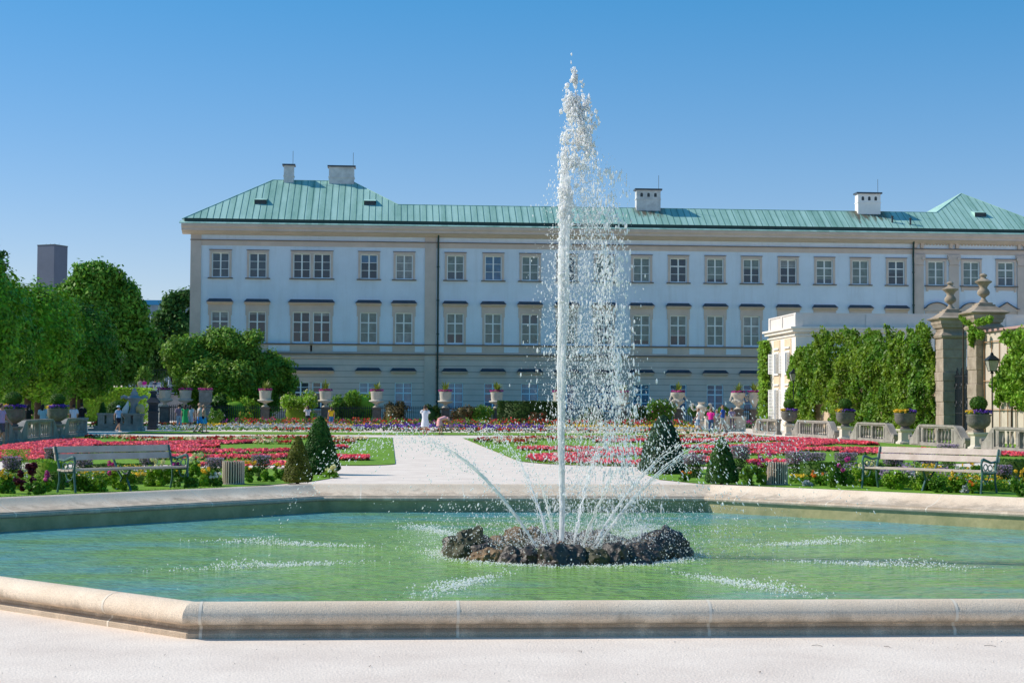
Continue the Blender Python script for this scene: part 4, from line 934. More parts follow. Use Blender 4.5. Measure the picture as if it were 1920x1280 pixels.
for i,(zc_,h,lab) in enumerate(((134,8.7,'smallest clipped lime tree at the far end of the left row'),(126,8.8,'second clipped lime tree from the far end of the left row'),(118,8.9,'third clipped lime tree from the far end of the left row'),(110,9.1,'fourth clipped lime tree from the far end, behind the end of the shaded balustrade'),(102,9.3,'clipped lime tree with its trunk between the two left planters'),(94,9.5,'clipped lime tree above the left planter'),(86,9.3,'nearest clipped lime tree, its crown cut by the left edge'))):
    lime(-27.3+(.45 if i%2 else -.45),zc_-18.3,h+(.25 if i%2 else -.25),lab,n=17000)
def broad(name,lab,x,y,clumps,m,n,size,trunk,z0=0,grp=None):
    """clumps in local coords (cx,cy,cz,r)"""
    t=thing(name,lab,'tree' if 'tree' in name else 'shrub',(x,y,z0),0,grp)
    C=[];Rr=[]
    rr=random.Random(int(x*7+y))
    for cx,cy,cz,r in clumps:
        k=max(7,int(12*r))
        for j in range(k):
            d=Vector((rr.gauss(0,1),rr.gauss(0,1),rr.gauss(0,1))).normalized()*r*rr.uniform(.35,.85)
            C.append((cx+d.x,cy+d.y,cz+d.z*.9)); Rr.append(r*rr.uniform(.32,.52))
    C=np.array(C);Rr=np.array(Rr);w_=Rr**2;idx=rng.choice(len(C),n,p=w_/w_.sum());d=unit(n); P=C[idx]+d*(Rr[idx,None]*(1-.8*rng.random((n,1))**1.3))+rng.normal(0,size*1.0,(n,3)); dd=d.copy(); dd[:,2]+=.4
    L_=[leafquads(P,dd,size,.6)]
    for cx,cy,cz,r in clumps: L_.append(corequads((cx,cy,cz),r*.5,(1,1,.95),10,7,.3))
    V,Fc=merge(L_); npobj('crown' if trunk else 'foliage',V,Fc,m,t)
    if trunk:
        b=MB(); tr,th=trunk; b.tube([(0,0,0),(.1,0,th*.5),(0,.1,th)],[tr,tr*.8,tr*.6],9)
        for cx,cy,cz,r in clumps[:6]: b.tube([(0,0,th*.8),(cx*.5,cy*.5,(th+cz)*.5),(cx,cy,cz)],[tr*.5,tr*.3,tr*.15],6)
        b.build('trunk',M_bark,t)
    return t
M_bush=leafm('round_tree_leaf',(0.18,0.33,0.04),scale=.5); M_far=leafm('far_tree_leaf',(0.13,0.30,0.03),scale=.25); M_far2=leafm('far_tree_leaf_dark',(0.075,0.18,0.035),scale=.3)
def pxclumps(Y,lst,x0,z0=0):
    out=[]
    for px_,py_,rp,dy in lst:
        p=atY(px_,py_,Y+dy); s=(Y+20.5)/F; out.append((p.x-x0,dy,p.z-z0,rp*s))
    return out
x0=atY(425,790,115).x
broad('round_tree','big round leafy tree standing in front of the left end of the palace',x0,115,pxclumps(115,[(350,662,42,0),(385,650,38,1),(432,645,40,0),(470,655,36,-.5),(505,690,40,0),(340,705,34,0),(400,710,48,-1.2),(455,712,50,-1),(530,722,26,.5),(372,745,30,0),(430,752,36,0),(495,745,34,.5),(545,735,16,0),(330,680,24,.5)],x0),M_bush,110000,.13,(.28,2.2))
x0=atY(180,760,170).x
broad('broadleaf_tree','tall domed tree behind the clipped row, right of the tower block',x0,170,pxclumps(170,[(165,540,50,0),(205,550,46,0),(170,510,26,-1),(208,522,24,-1),(240,560,34,0),(130,560,34,0),(235,600,44,0),(180,600,60,0),(255,640,38,0),(115,580,30,0),(240,680,44,0),(150,650,50,1)],x0),M_far,75000,.25,(.5,6))
x0=atY(325,760,180).x
broad('broadleaf_tree','tall tree touching the left corner of the palace roofline',x0,180,pxclumps(180,[(330,572,28,0),(345,560,22,0),(310,600,30,0),(340,620,34,0),(300,640,34,0),(335,660,34,0),(290,680,30,0),(355,600,24,1),(270,700,24,0)],x0),M_far2,36000,.23,(.4,5))
x0=atY(268,760,200).x
broad('broadleaf_tree','darker lower tree filling the gap behind the terrace wall',x0,200,pxclumps(200,[(262,650,28,0),(275,672,26,0),(250,690,30,0),(300,690,24,0),(230,700,26,0)],x0),M_far2,12000,.24,(.3,4))
x0=atY(-20,760,150).x
broad('broadleaf_tree','dark tree top peeping over the clipped row at the left edge',x0,150,pxclumps(150,[(-20,500,30,0),(-5,520,18,0),(2,480,11,0),(8,497,8,0),(-30,560,50,0),(-15,455,12,0)],x0),M_far2,9000,.2,(.4,6))
x0=atY(272,690,172).x
broad('shrub','small light shrub on the terrace in front of the far trees',x0,165,pxclumps(165,[(272,702,12,0),(268,712,10,0)],x0,fz),M_bush,1500,.16,None,z0=fz)
# hedges behind the trunks
def hedge(lab,x,y,sx,sy,h,m,n,size=.06,z0=0,rz=0,name='hedge'):
    t=thing(name,lab,'hedge',(x,y,z0),rz)
    P=rng.uniform(-1,1,(n,3)); ax=rng.choice(3,n,p=[sy*h/(sy*h+sx*h+sx*sy),sx*h/(sy*h+sx*h+sx*sy),1-(sy*h+sx*h)/(sy*h+sx*h+sx*sy)]); sg=rng.choice([-1,1],n)
    for k in range(3): P[ax==k,k]=sg[ax==k]
    P[(ax==2),2]=1; N=np.zeros((n,3)); N[np.arange(n),ax]=np.where(ax==2,1,sg)
    P*=1+.03*rng.normal(0,1,(n,1))
    P=P*np.array([sx/2,sy/2,h/2])+np.array([0,0,h/2]); 
    P[:,2]+=np.where(ax==2,.04*np.array([noise.noise(Vector((p[0]*2+x,p[1]*2+y,0))) for p in P]),0)
    L_=[leafquads(P,N,size,.6)]
    c=np.array([(a*sx*.48,b_*sy*.46,z) for z in (0,h*.95) for a,b_ in ((-1,-1),(1,-1),(1,1),(-1,1))]); L_.append((c,np.array([(0,1,5,4),(1,2,6,5),(2,3,7,6),(3,0,4,7),(4,5,6,7)])))
    V,Fc=merge(L_); npobj('foliage',V,Fc,m,t); return t
hedge('long sunlit green hedge seen between the trunks of the clipped trees',-36,135,22,2,3.1,M_leafl,9000,.16)
hedge('long low green hedge far behind the left balustrade',-41,118,2,38,2.0,M_leafl,9000,.14)
# topiary
def cone_tree(name,lab,x,y,r,h,m,n=6000,size=.035,grp=None,zb=.05,bulge=.38):
    t=thing(name,lab,'topiary',(x,y,0),0,grp)
    u=rng.random(n)**.62; z=h*(1-u); rad=r*(u**(1-bulge))*(np.where(u>.93,1-(u-.93)*3.2,1)); a=rng.uniform(0,2*math.pi,n)
    l_=np.array([noise.noise(Vector((math.cos(q)*2+x,math.sin(q)*2,zz*4))) for q,zz in zip(a,z)])
    rad=rad*(1+.13*l_)*(1-.12*rng.random(n)**2)+.012
    P=np.stack([rad*np.cos(a),rad*np.sin(a),z+zb],1); N=np.stack([np.cos(a),np.sin(a),np.full(n,.6)],1)
    V,Fc=leafquads(P,N,size,.55); k=12; cv=[];cf=[]
    lv=[(0.03,h*.97),(r*.42,h*.62),(r*.72,h*.3),(r*.88,h*.08),(r*.6,.02)]
    for rr_,zz in lv:
        for j in range(k): cv.append((rr_*math.cos(2*math.pi*j/k)*.9,rr_*math.sin(2*math.pi*j/k)*.9,zz+zb))
    for i in range(len(lv)-1):
        for j in range(k): cf.append((i*k+j,(i+1)*k+j,(i+1)*k+(j+1)%k,i*k+(j+1)%k))
    V,Fc=merge([(V,Fc),(np.array(cv),np.array(cf))]); npobj('foliage',V,Fc,m,t)
    b=MB(); b.tube([(0,0,-.02),(0,0,h*.5)],.04,6); b.build('stem',M_bark,t); return t
def cone_at(px,py,wpx,hpx,name,lab,m,n,size):
    p=atZ(px,py); s=(p-CAM).dot(Vector((math.sin(YAW),math.cos(YAW),0)))/F; wpx*=1.18
    return cone_tree(name,lab,p.x,p.y+wpx*s*.3,wpx*s/2,hpx*s,m,n,size)
cone_at(557,908,48,86,'clipped_cone_bush','small bronze-green clipped cone bush left of the tall cone at the left rim corner',M_yewb,7000,.022)
cone_at(598,890,66,106,'clipped_cone_bush','tall dark green clipped cone bush behind the small bronze one on the left',M_yew,9000,.03)
cone_at(1248,889,84,107,'clipped_cone_bush','widest dark green cone bush veiled by spray on the right',leafm('spruce_needle',(0.045,0.105,0.05),scale=2),9000,.03)
cone_at(1357,910,56,86,'clipped_cone_bush','small dark green cone bush behind the right rim corner',M_yew,7000,.022)
for px_,lab in ((192,'dark green clipped cone beyond the shaded balustrade on the left'),):
    p=atY(px_,790,92); cone_tree('clipped_cone_bush',lab,p.x,92,.42,1.75,M_yew,2500,.05)
t=thing('clipped_ball_bush','dark round clipped bush behind the child in the white hat','topiary',(atY(222,790,95).x,95,0)); leafball('foliage',M_yew,t,(0,0,1.15),.85,3500,.06,(1,1,.9)); b=MB(); b.tube([(0,0,0),(0,0,1)],.06,6); b.build('stem',M_bark,t)
for px_,y_,lab in ((1356,99,'round clipped bush rising behind the man in blue'),(1300,100,'dark round bush left of the white two-handled vase'),(1328,101,'dark round bush right of the white two-handled vase')):
    t=thing('clipped_ball_bush',lab,'topiary',(atY(px_,790,y_).x,y_,0)); leafball('foliage',M_yew if px_!=1356 else M_box,t,(0,0,1.35),.45 if px_!=1356 else .45,1600,.05,(1,1,.9)); b=MB(); b.tube([(0,0,0),(0,0,1)],.05,6); b.build('stem',M_bark,t)
# shrubs along the fence
def shrub(lab,px,y,w,h,m,n=2600,size=.08,fl=None,nf=0,fs=.06,z0=0,name='shrub'):
    x=atY(px,790,y).x; t=thing(name,lab,'shrub',(x,y,z0)); rr=random.Random(px)
    C=[];Rr=[]
    for k in range(14):
        C.append((rr.uniform(-.36,.36)*w,rr.uniform(-.3,.3)*min(w,2),h*rr.uniform(.22,.84))); Rr.append(rr.uniform(.14,.24)*min(w,h*1.2))
    C=np.array(C);Rr=np.array(Rr); L_=[clump_leaves(C,Rr,n,size,shell=.7)]
    L_.append(corequads((0,0,h*.42),1,(w*.33,min(w,2)*.3,h*.38),10,7,.2)); V,Fc=merge(L_); npobj('foliage',V,Fc,m,t)
    if fl:
        V,Fc=clump_leaves(C,Rr*1.05,nf,fs,shell=.12); npobj('flowers',V,Fc,fl,t)
    return t
shrub('rose bush covered in pale yellow blooms left of the white urn',560,106.6,3.1,2.75,M_leafl,4200,.09,mat('pale_yellow_petal',(0.85,0.80,0.42),.6,island=.2,trans=.2),420,.06)
shrub('dense green shrub between the yellow rose bush and the fourth window',655,109.3,2.9,2.7,M_leaf,4200,.09)
shrub('taller light green shrub left of the planter below the fourth window',682,109.6,2.6,3.0,M_leafl,3600,.09)
shrub('dark reddish shrub right of the white urn at the fourth window',738,106.8,2.0,2.0,mat('bronze_leaf',(0.11,0.085,0.03),.6,island=.4,trans=.2),2400,.08)
shrub('dull green shrub left of the urn at the downpipe',810,106.6,1.4,1.9,M_leafd,1600,.08)
shrub('low bronze shrub right of the urn at the downpipe',868,106.6,2.1,1.9,mat('bronze_leaf',(0,0,0)),2400,.08,M_red,60,.05)
shrub('loose green shrub between two urns left of the long hedge',900,106.4,2.2,1.8,M_leaf,2400,.08,M_cream2,60,.05)
shrub('small reddish rose shrub in front of the long clipped hedge',1005,103.5,1.9,1.3,mat('bronze_leaf',(0,0,0)),2200,.07,M_red,120,.05)
shrub('rose shrub with red blooms right of the spray',1240,106,2.5,2.3,M_leaf,3200,.08,M_mag,150,.06)
shrub('rose shrub with pale pink blooms behind the falling spray',1200,106.4,2.2,1.9,M_leafd,2600,.08,mat('pale_pink_petal',(0.8,0.45,0.45),.6,island=.2,trans=.2),150,.06)
shrub('shrub hidden in the spray between the jet and the urn',1110,106.4,2.3,1.7,M_leafd,2600,.08,M_mag,60,.06)
shrub('yellow-green shrub at the fence below the round tree',440,109.6,3.2,2.4,M_leafl,3600,.09)
shrub('second yellow-green shrub right below the round tree',478,109.8,2.2,2.0,M_leafl,2400,.09)
shrub('dark conifer-like shrub between the square planter and the fence',408,109,1.9,2.9,M_yew,3000,.09)
shrub('terracotta pot plant with drooping leaves at the fence',462,104.5,1.3,1.1,M_leaf,900,.08,M_org,60,.06)
shrub('small white flowering plant beside the strolling couple',404,100,1.2,1.5,M_leaf,1000,.07,M_whit,60,.05)
p=atY(992,790,104.6); hedge('long dark clipped hedge in front of the fence, left of the jet',p.x,104.6,4.7,1.2,2.0,M_leafd,8000,.075)
# ================================================================== FLOWER BEDS (nobody could count the plants)
def ribbon(lab,pts,w,h,pm,lm=None,dens=170,size=.045,px=True,leafshare=.4,pm2=None,taper=True):
    P0=[atZ(a,c,h*.6) for a,c in pts] if px else [Vector((a,c,0)) for a,c in pts]
    P0=[Vector((p.x,p.y)) for p in P0]; seg=[(P0[i+1]-P0[i]).length for i in range(len(P0)-1)]; L_=sum(seg); cs=np.concatenate([[0],np.cumsum(seg)])
    n=int(L_*w*2*dens); n=min(n,26000); s=rng.random(n)*L_; xs=np.interp(s,cs,[p.x for p in P0]); ys=np.interp(s,cs,[p.y for p in P0])
    idx=np.clip(np.searchsorted(cs,s)-1,0,len(seg)-1); T=np.array([tuple((P0[i+1]-P0[i]).normalized()) for i in range(len(seg))])[idx]
    ww=w*(np.clip(np.minimum(s,L_-s)/(w*2.2),.25,1) if taper else 1)*(1+.15*np.sin(s*2.1)); o_=rng.uniform(-1,1,n); edge=np.sqrt(np.clip(1-o_**2*.7,0,1))
    x=xs-T[:,1]*o_*ww; y=ys+T[:,0]*o_*ww
    isl=rng.random(n)<leafshare; z=np.where(isl,rng.random(n)*h*.85,h*(.72+.4*rng.random(n)))*edge
    bump=np.array([noise.noise(Vector((a*2.2,c*2.2,0))) for a,c in zip(x,y)]); z=z*(1+.25*bump)+.02
    c0=np.array([P0[0].x,P0[0].y,0]); 
    V,Fc=leafquads(np.stack([x,y,z],1)-c0,np.tile([0.,-.45,.9],(n,1)),size,.7,.8)
    mats=[pm,lm or M_leafd]+([pm2] if pm2 else []); mi=np.where(isl,1,0)
    if pm2: 
        pat=np.array([noise.noise(Vector((a*1.6,c*1.6,7))) for a,c in zip(x,y)]); mi=np.where((~isl)&(pat>0.02),2,mi)
    o=npobj('flower_bed',V,Fc,mats,mi=mi); o.location=c0; tag(o,lab,'flower bed','planted flower ribbons of the parterre','stuff'); return o
K=M_pink
RB=[
('outer pink flower ribbon running below the left balustrade',[(-40,846),(0,842),(60,834),(110,828),(155,826),(165,832),(115,838),(60,840),(0,848)],.6),
('upper pink flower ribbon on the left lawn behind the left bench',[(160,834),(250,832),(330,830),(400,829),(480,828)],.9),
('second pink flower ribbon on the left lawn',[(110,842),(150,843),(230,842),(300,838),(360,836),(410,837)],.7),
('left purple-pink ribbon passing behind the bench back',[(-20,856),(40,852),(110,848),(170,845),(240,843),(300,842),(380,846),(460,846),(547,845)],.55),
('pink ribbon just above the left bench',[(-30,859),(30,858),(90,860),(140,856)],.5),
('middle pink ribbon left of the cones',[(245,856),(340,857),(420,857),(480,857),(547,855)],.45),
('front pink ribbon behind the left litter bin',[(370,872),(420,871),(480,871),(547,869)],.3),
('small pink ribbon right of the tall cone',[(617,839),(648,838)],.8),
('big teardrop pink bed at the tip of the left parterre',[(610,858),(640,858),(665,858),(692,858)],1.5),
('far pink ribbon of the right lawn behind the jet',[(1120,827),(1170,826),(1225,826)],1.0),
('long pink ribbon starting left of the jet on the right lawn',[(973,840),(1045,841),(1130,842),(1210,845)],.85),
('thick pink leaf-shaped bed right of the jet foot',[(995,857),(1040,855),(1100,852),(1160,851),(1212,848)],.75),
('lower half of the thick pink bed',[(1000,859),(1060,862),(1130,866),(1210,869)],.55),
('upper pink ribbon right of the large cone',[(1272,827),(1360,825),(1450,823),(1485,823),(1550,827),(1636,832)],1.3),
('second pink ribbon right of the large cone',[(1275,838),(1330,838),(1385,839),(1440,836),(1500,832),(1560,831)],1.0),
('third pink ribbon right of the large cone sweeping to the balustrade',[(1385,843),(1450,843),(1485,842),(1560,842),(1620,843),(1700,843),(1741,844)],.75),
('short pink ribbon above the right litter bin',[(1292,849),(1372,849),(1440,849),(1497,849)],.55),
('pink ribbon between the two right cones',[(1283,860),(1330,861),(1345,866)],.55),
('front pink ribbon behind the right litter bin',[(1400,866),(1460,866),(1522,866)],.45),
('pink ribbon behind the right bench',[(1580,849),(1640,848),(1700,848),(1741,849)],.45),
('bright pink ribbon at the right edge below the nearest planter',[(1787,850),(1850,850),(1925,852),(1990,855)],.55)]
for lab,pts,w in RB: ribbon(lab,pts,w,.15,K,MATS['dark_garden_leaf'],300,.048,leafshare=.22)
for lab,pts,w in (('red and cream edging of the left parterre',[(235,822),(330,824),(410,822),(480,820),(560,820),(611,821),(690,822)],.9),('cream dotted row inside the left parterre',[(611,828),(640,828),(664,827)],.7),
  ('shaded dark red and white edging near the left balustrade',[(163,818),(220,819),(262,820)],.9),('mixed cream row on the left parterre',[(480,828),(520,829),(547,829)],.7),
  ('red and cream edging of the right parterre',[(895,825),(960,822),(1040,821),(1140,820),(1227,819)],.9),('second cream row of the right parterre',[(925,828),(985,828),(1000,827)],.6),('red edging by the strolling group',[(1278,819),(1320,817),(1370,816),(1404,819)],1.2)):
    ribbon(lab,pts,w,.17,M_red,M_leaf,150,.05,pm2=M_cream2)
def bed(lab,x0,x1,y,w,h,pm,lm=None,pm2=None,dens=75,size=.07,ls=.45): 
    w*=.75; ls=max(ls,.5)
    ribbon(lab,[(x0,y),((x0+x1)/2,y+.05),(x1,y)],w,h,pm,lm,dens,size,px=False,leafshare=ls,pm2=pm2,taper=False)
bed('red begonia row along the back of the cross path',-9.5,-4.6,81,.6,.25,M_red,M_leafd)
bed('long red begonia row behind the woman in white',-2,9,81,.6,.25,M_red,M_leafd,M_whit)
bed('red and white begonia row on the far right lawn',9.5,17,81,.6,.25,M_red,M_leafd,M_cream2)
bed('silver foliage bed on the left of the far border',-17,-3.8,84.5,1.1,.3,M_silver,M_leaf,ls=.35)
bed('silver foliage bed on the right of the far border',8.0,19.5,84.5,1.1,.3,M_silver,M_leaf,ls=.3)
bed('purple flower bed in the middle of the far border',-4.6,8,86,1.3,.42,M_pur,M_leafd)
bed('pale lilac and silver bed left of the purple one',-13,-5,88,1.1,.4,M_lil,M_leaf,M_silver)
bed('yellow marigold row on the left before the fence',-15.5,-1.0,93,1.0,.35,M_yel,M_leafd)
bed('yellow marigold row on the right before the fence',1.5,20,93,1.0,.35,M_yel,M_leafd)
bed('dark green and red row below the fence on the left',-13,0.5,99,1.6,.65,M_red,M_leafd,M_leaf,ls=.6)
bed('dark green and red row below the fence on the right',1.5,20,99,1.6,.65,M_red,M_leafd,M_leaf,ls=.6)
bed('mixed low planting at the foot of the fence',-18,27,104,1.3,.55,M_leaf,M_leafd,M_mag,ls=.6)
bed('orange and red bed in the sun behind the shaded urn',-24,-17,100,1.6,.3,M_org,M_leaf,M_red)
bed('orange red bed on the far terrace',-42.5,-34,163,1.0,.6,M_org,M_leaf,M_red,dens=30,size=.18)
for o in bpy.data.objects:
    if o.get('label')=='orange red bed on the far terrace': o.location.z+=fz+1.6
# daisies in the lawn beside the path
n=110; x=rng.uniform(-4.4,-2.5,n); y=rng.uniform(38,52,n); V,Fc=leafquads(np.stack([x,y,np.full(n,.05)],1)-np.array([-3.4,45,0]),np.tile([0,-.4,1.],(n,1)),.025,.4,.9); o=npobj('daisies',V,Fc,M_whit); o.location=(-3.4,45,0); tag(o,'patch of tiny white daisies in the lawn beside the gravel path','daisies',None,'stuff')
# ---- borders beside the benches
def border_fill(lab,poly,n,seed):
    rr=np.random.default_rng(seed); P=np.array(poly); mn,mx_=P.min(0),P.max(0); pts=[]
    def inside(x,y):
        c=False; j=len(poly)-1
        for i in range(len(poly)):
            if (poly[i][1]>y)!=(poly[j][1]>y) and x<(poly[j][0]-poly[i][0])*(y-poly[i][1])/(poly[j][1]-poly[i][1])+poly[i][0]: c=not c
            j=i
        return c
    while len(pts)<n:
        x,y=rr.uniform(mn,mx_)
        if inside(x,y): pts.append((x,y))
    pts=np.array(pts); h=np.array([.13+.30*max(0,noise.noise(Vector((x*1.1,y*1.1,1)))+.3) for x,y in pts]); z=h*rr.random(n)
    c0=np.array([pts[0,0],pts[0,1],0.]); V,Fc=leafquads(np.column_stack([pts,z+.02])-c0,np.tile([0.,-.5,.8],(n,1)),.028,.8)
    sel=np.array([noise.noise(Vector((x*1.5,y*1.5,9))) for x,y in pts]); top=z>h*.7
    mi=np.zeros(n,int); mi[(sel<-.1)]=1; mi[top&(sel>.22)]=2; mi[top&(sel<-.28)]=3; mi[top&(abs(sel)<.04)]=4
    o=npobj('border_planting',V,Fc,[M_leafl,M_leaf,M_lil,M_yel,M_whit],mi=mi); o.location=c0; tag(o,lab,'ground cover',None,'stuff')
s2=math.sqrt(.5)
def strip(A,B,d0,d1):   # strip parallel to segment A-B offset outward (away from basin centre)
    A=Vector(A);B=Vector(B); mid=(A+B)/2; nn=Vector(((B-A).y,-(B-A).x)).normalized(); nn=nn if nn.dot(mid)>0 else -nn
    return [tuple(A+nn*d0),tuple(B+nn*d0),tuple(B+nn*d1),tuple(A+nn*d1)]
border_fill('mixed low leafy planting of the left border behind the bench',strip((-11.2,6.6),(-5.0,12.8),2.1,5.2),60000,3)
border_fill('mixed low leafy planting of the right border behind the bench',strip((11.4,6.6),(5.0,12.8),2.1,5.6),60000,4)
def edge_grass(lab,A,B,seed):
    poly=strip(A,B,.25,1.9); A_,B_,C_,D_=[np.array(p) for p in poly]; rr=np.random.default_rng(seed); n=15000; u=rr.random((n,1)); v=rr.random((n,1))
    P=(A_*(1-u)+B_*u)*(1-v)+(D_*(1-u)+C_*u)*v; c0=np.array([*poly[0],0.]); 
    V,Fc=leafquads(np.column_stack([P,.02+.04*rr.random(n)])-c0,rr.normal(0,1,(n,3))*np.array([1,1,.25]),.026,.5,.25); o=npobj('grass',V,Fc,leafm('grass_blade',(0.14,0.28,0.03),scale=1.5)); o.location=c0; tag(o,lab,'grass',None,'stuff')
edge_grass('short grass edge between basin rim and the left bench',(-10.2,4.2),(-4.2,10.2),1); edge_grass('short grass edge between basin rim and the right bench',(10.2,4.2),(4.2,10.2),2)
def plant(kind,px,py,w,h,lab):
    p=atZ(px,py); s=(p-CAM).length/F; W_=w*s; H_=h*s
    nm={'lilac':'lavender_plant','burg':'dark_leaved_plant','dahlia':'dahlia_plant','yellow':'yellow_flower_plant','pale':'dahlia_plant','green':'leafy_plant','grass':'tall_grass_plant','silver':'silver_leaved_plant','orange':'orange_flower_plant','white':'white_flower_plant'}[kind]
    t=thing(nm,lab,'plant',(p.x,p.y,0)); r=W_/2
    n=int(np.clip(W_*H_*9000,300,2600)); lm={'lilac':M_leafd,'burg':M_dred,'grass':M_leafl,'silver':M_silver}.get(kind,M_leaf if (px//7)%2 else M_leafl)
    if kind in('grass','lilac'):
        a=rng.uniform(0,6.28,n); q=rng.random(n); k=rng.random(n)**.5*r; z=q*H_; kk=k*(.6+.5*q); P=np.stack([kk*np.cos(a),kk*np.sin(a),z],1); N=np.stack([np.cos(a),np.sin(a),np.full(n,.1)],1); V,Fc=leafquads(P,N,.022,.5,.3)
    else:
        C=np.array([(rng.uniform(-.75,.75)*r*1.3,rng.uniform(-.6,.6)*r,H_*rng.uniform(.08,.66)) for _ in range(17)]); Rr=np.array([rng.uniform(.16,.32)*min(r*1.4,H_) for _ in range(17)]); V,Fc=clump_leaves(C,Rr,int(n*1.3),.026,shell=.95)
    npobj('foliage',V,Fc,lm,t)
    fm={'lilac':M_lil,'dahlia':M_mag,'yellow':M_yel,'pale':mat('pale_yellow_petal',(0,0,0)),'orange':M_org,'white':M_whit}.get(kind)
    if fm:
        if kind=='lilac': m_=int(n*.45); a=rng.uniform(0,6.28,m_); k=r*np.sqrt(rng.random(m_)); P=np.stack([k*np.cos(a),k*np.sin(a),H_*(.62+.42*rng.random(m_))],1); V,Fc=leafquads(P,unit(m_),.017,.5)
        else:
            L_=[]
            for j in range({'dahlia':4,'pale':7,'yellow':9,'orange':5,'white':12}[kind]):
                c=np.array([rng.uniform(-1,1)*r*.8,rng.uniform(-.9,.2)*r*.8,H_*rng.uniform(.6,1.0)]); q=.042 if kind in('dahlia','pale') else .028; d=unit(26); L_.append(leafquads(c+d*q,d,q*.55,.3,.9))
            V,Fc=merge(L_)
        npobj('flowers',V,Fc,fm,t)['kind']='stuff'
    return t
PL=[('yellow',8,926,34,46,'orange-yellow flowering plant at the left edge of the border'),('burg',46,922,34,72,'dark burgundy leaved plant left of the left bench'),('lilac',22,912,34,52,'grey-lilac lavender clump beside the burgundy plant'),('grass',28,900,50,55,'light spiky grass behind the lavender at the left edge'),
('lilac',98,890,30,48,'tall pinkish lavender clump above the left bench armrest'),('green',66,928,30,30,'low green mound in front of the burgundy plant'),('dahlia',88,926,22,40,'magenta dahlia at the left end of the left bench'),('green',150,922,40,44,'brownish green plant below the left half of the left bench'),('lilac',155,895,36,34,'lavender clump seen through the left bench back, left part'),
('dahlia',211,918,26,50,'magenta dahlia below the middle of the left bench'),('green',185,922,30,30,'small leafy plant right of the brownish one under the left bench'),('green',240,920,36,42,'light green leafy plant under the left bench middle leg'),('lilac',278,893,34,34,'lavender clump seen through the left bench back, right part'),('pale',298,912,44,50,'pale yellow dahlias under the right half of the left bench'),('dahlia',334,915,24,48,'deep magenta dahlia at the right end of the left bench'),
('pale',368,895,28,44,'pale yellow dahlias behind the right armrest of the left bench'),('yellow',382,912,34,40,'yellow flowers between left bench and litter bin'),('lilac',402,900,36,40,'pink-lilac flower clump left of the litter bin'),('white',404,912,22,26,'small white flowers left of the litter bin'),('green',360,917,26,30,'leafy plant at the right foot of the left bench'),
('yellow',472,905,30,40,'pale yellow flowers right of the left litter bin'),('lilac',489,893,36,38,'lilac clump between the litter bin and the cones'),('yellow',528,901,26,34,'yellow and red flowers left of the bronze cone'),('green',505,903,26,28,'leafy plant left of the bronze cone'),('pale',620,896,26,22,'low yellow-green plant between the two left cones'),
('lilac',1302,896,44,42,'white and lilac flower clump between the right cones'),('orange',1285,903,24,22,'low orange flowers at the corner of the right border'),('lilac',1388,896,36,58,'lilac flower clump right of the small right cone'),('green',1412,912,40,50,'leafy plant left of the right litter bin'),('dahlia',1433,909,26,58,'magenta dahlia touching the right litter bin'),('burg',1434,892,24,36,'burgundy flowers behind the right litter bin'),
('lilac',1495,903,46,54,'lilac-white flower clump right of the right litter bin'),('lilac',1526,884,44,34,'dusky lavender mound above the dark box hedge'),('lilac',1586,884,44,34,'second dusky lavender mound above the box hedge'),('dahlia',1578,915,40,56,'tall deep magenta dahlias before the box hedge'),('orange',1530,911,28,28,'orange flowers in front of the box hedge'),('silver',1515,912,20,14,'small silver-blue plant by the right rim'),
('pale',1624,912,40,44,'pale yellow dahlias at the left end of the right bench'),('lilac',1675,902,40,50,'lavender clump behind the left part of the right bench'),('lilac',1735,902,46,48,'purple lavender clump behind the middle of the right bench'),('lilac',1778,882,40,46,'tall dark lavender rising above the right bench back'),('yellow',1820,908,34,46,'yellow and white flowers seen through the right bench'),('pale',1728,920,34,38,'pale yellow dahlia under the right bench'),
('yellow',1794,924,36,40,'golden yellow flowers under the right half of the right bench'),('silver',1812,925,20,22,'silver foliage plant under the right bench'),('orange',1826,926,24,26,'orange flowers at the right leg of the right bench'),('green',1680,918,44,40,'dark leafy plant under the left half of the right bench'),('green',1762,924,30,36,'leafy plant right of the middle leg of the right bench'),('yellow',1912,932,26,54,'yellow flowering plant at the right edge of the border'),('lilac',1882,915,30,40,'grey-lilac clump right of the right bench'),
('pale',1634,898,28,36,'white-yellow flowers behind the left armrest of the right bench')]
for a in PL: plant(*a)
def hedge_px(x0,x1,py,h,d,lab,m):
    a=atZ(x0,py); c=atZ(x1,py); L=(c-a).length; s=(a-CAM).length/F; return hedge(lab,(a.x+c.x)/2,(a.y+c.y)/2,L,d,h*s,m,int(2600*L),.022,rz=math.atan2(c.y-a.y,c.x-a.x),name='box_hedge')
hedge_px(58,116,912,46,.8,'block of bright green box hedge left of the left bench',M_leafl); hedge_px(165,262,895,24,.5,'low box hedge seen through the left bench back',M_box); hedge_px(95,118,918,30,.4,'darker box hedge block touching the left bench end',M_box)
hedge_px(1505,1572,906,38,.6,'dark green box hedge right of the right litter bin',M_box); hedge_px(1570,1650,895,26,.5,'box hedge behind the left end of the right bench',M_box); hedge_px(1600,1648,908,26,.4,'box hedge block beside the pale dahlias',M_box); hedge_px(1876,1935,912,48,.8,'dark box hedge right of the right bench',M_box); hedge_px(1640,1790,893,18,.4,'low box hedge running behind the right bench',M_box)
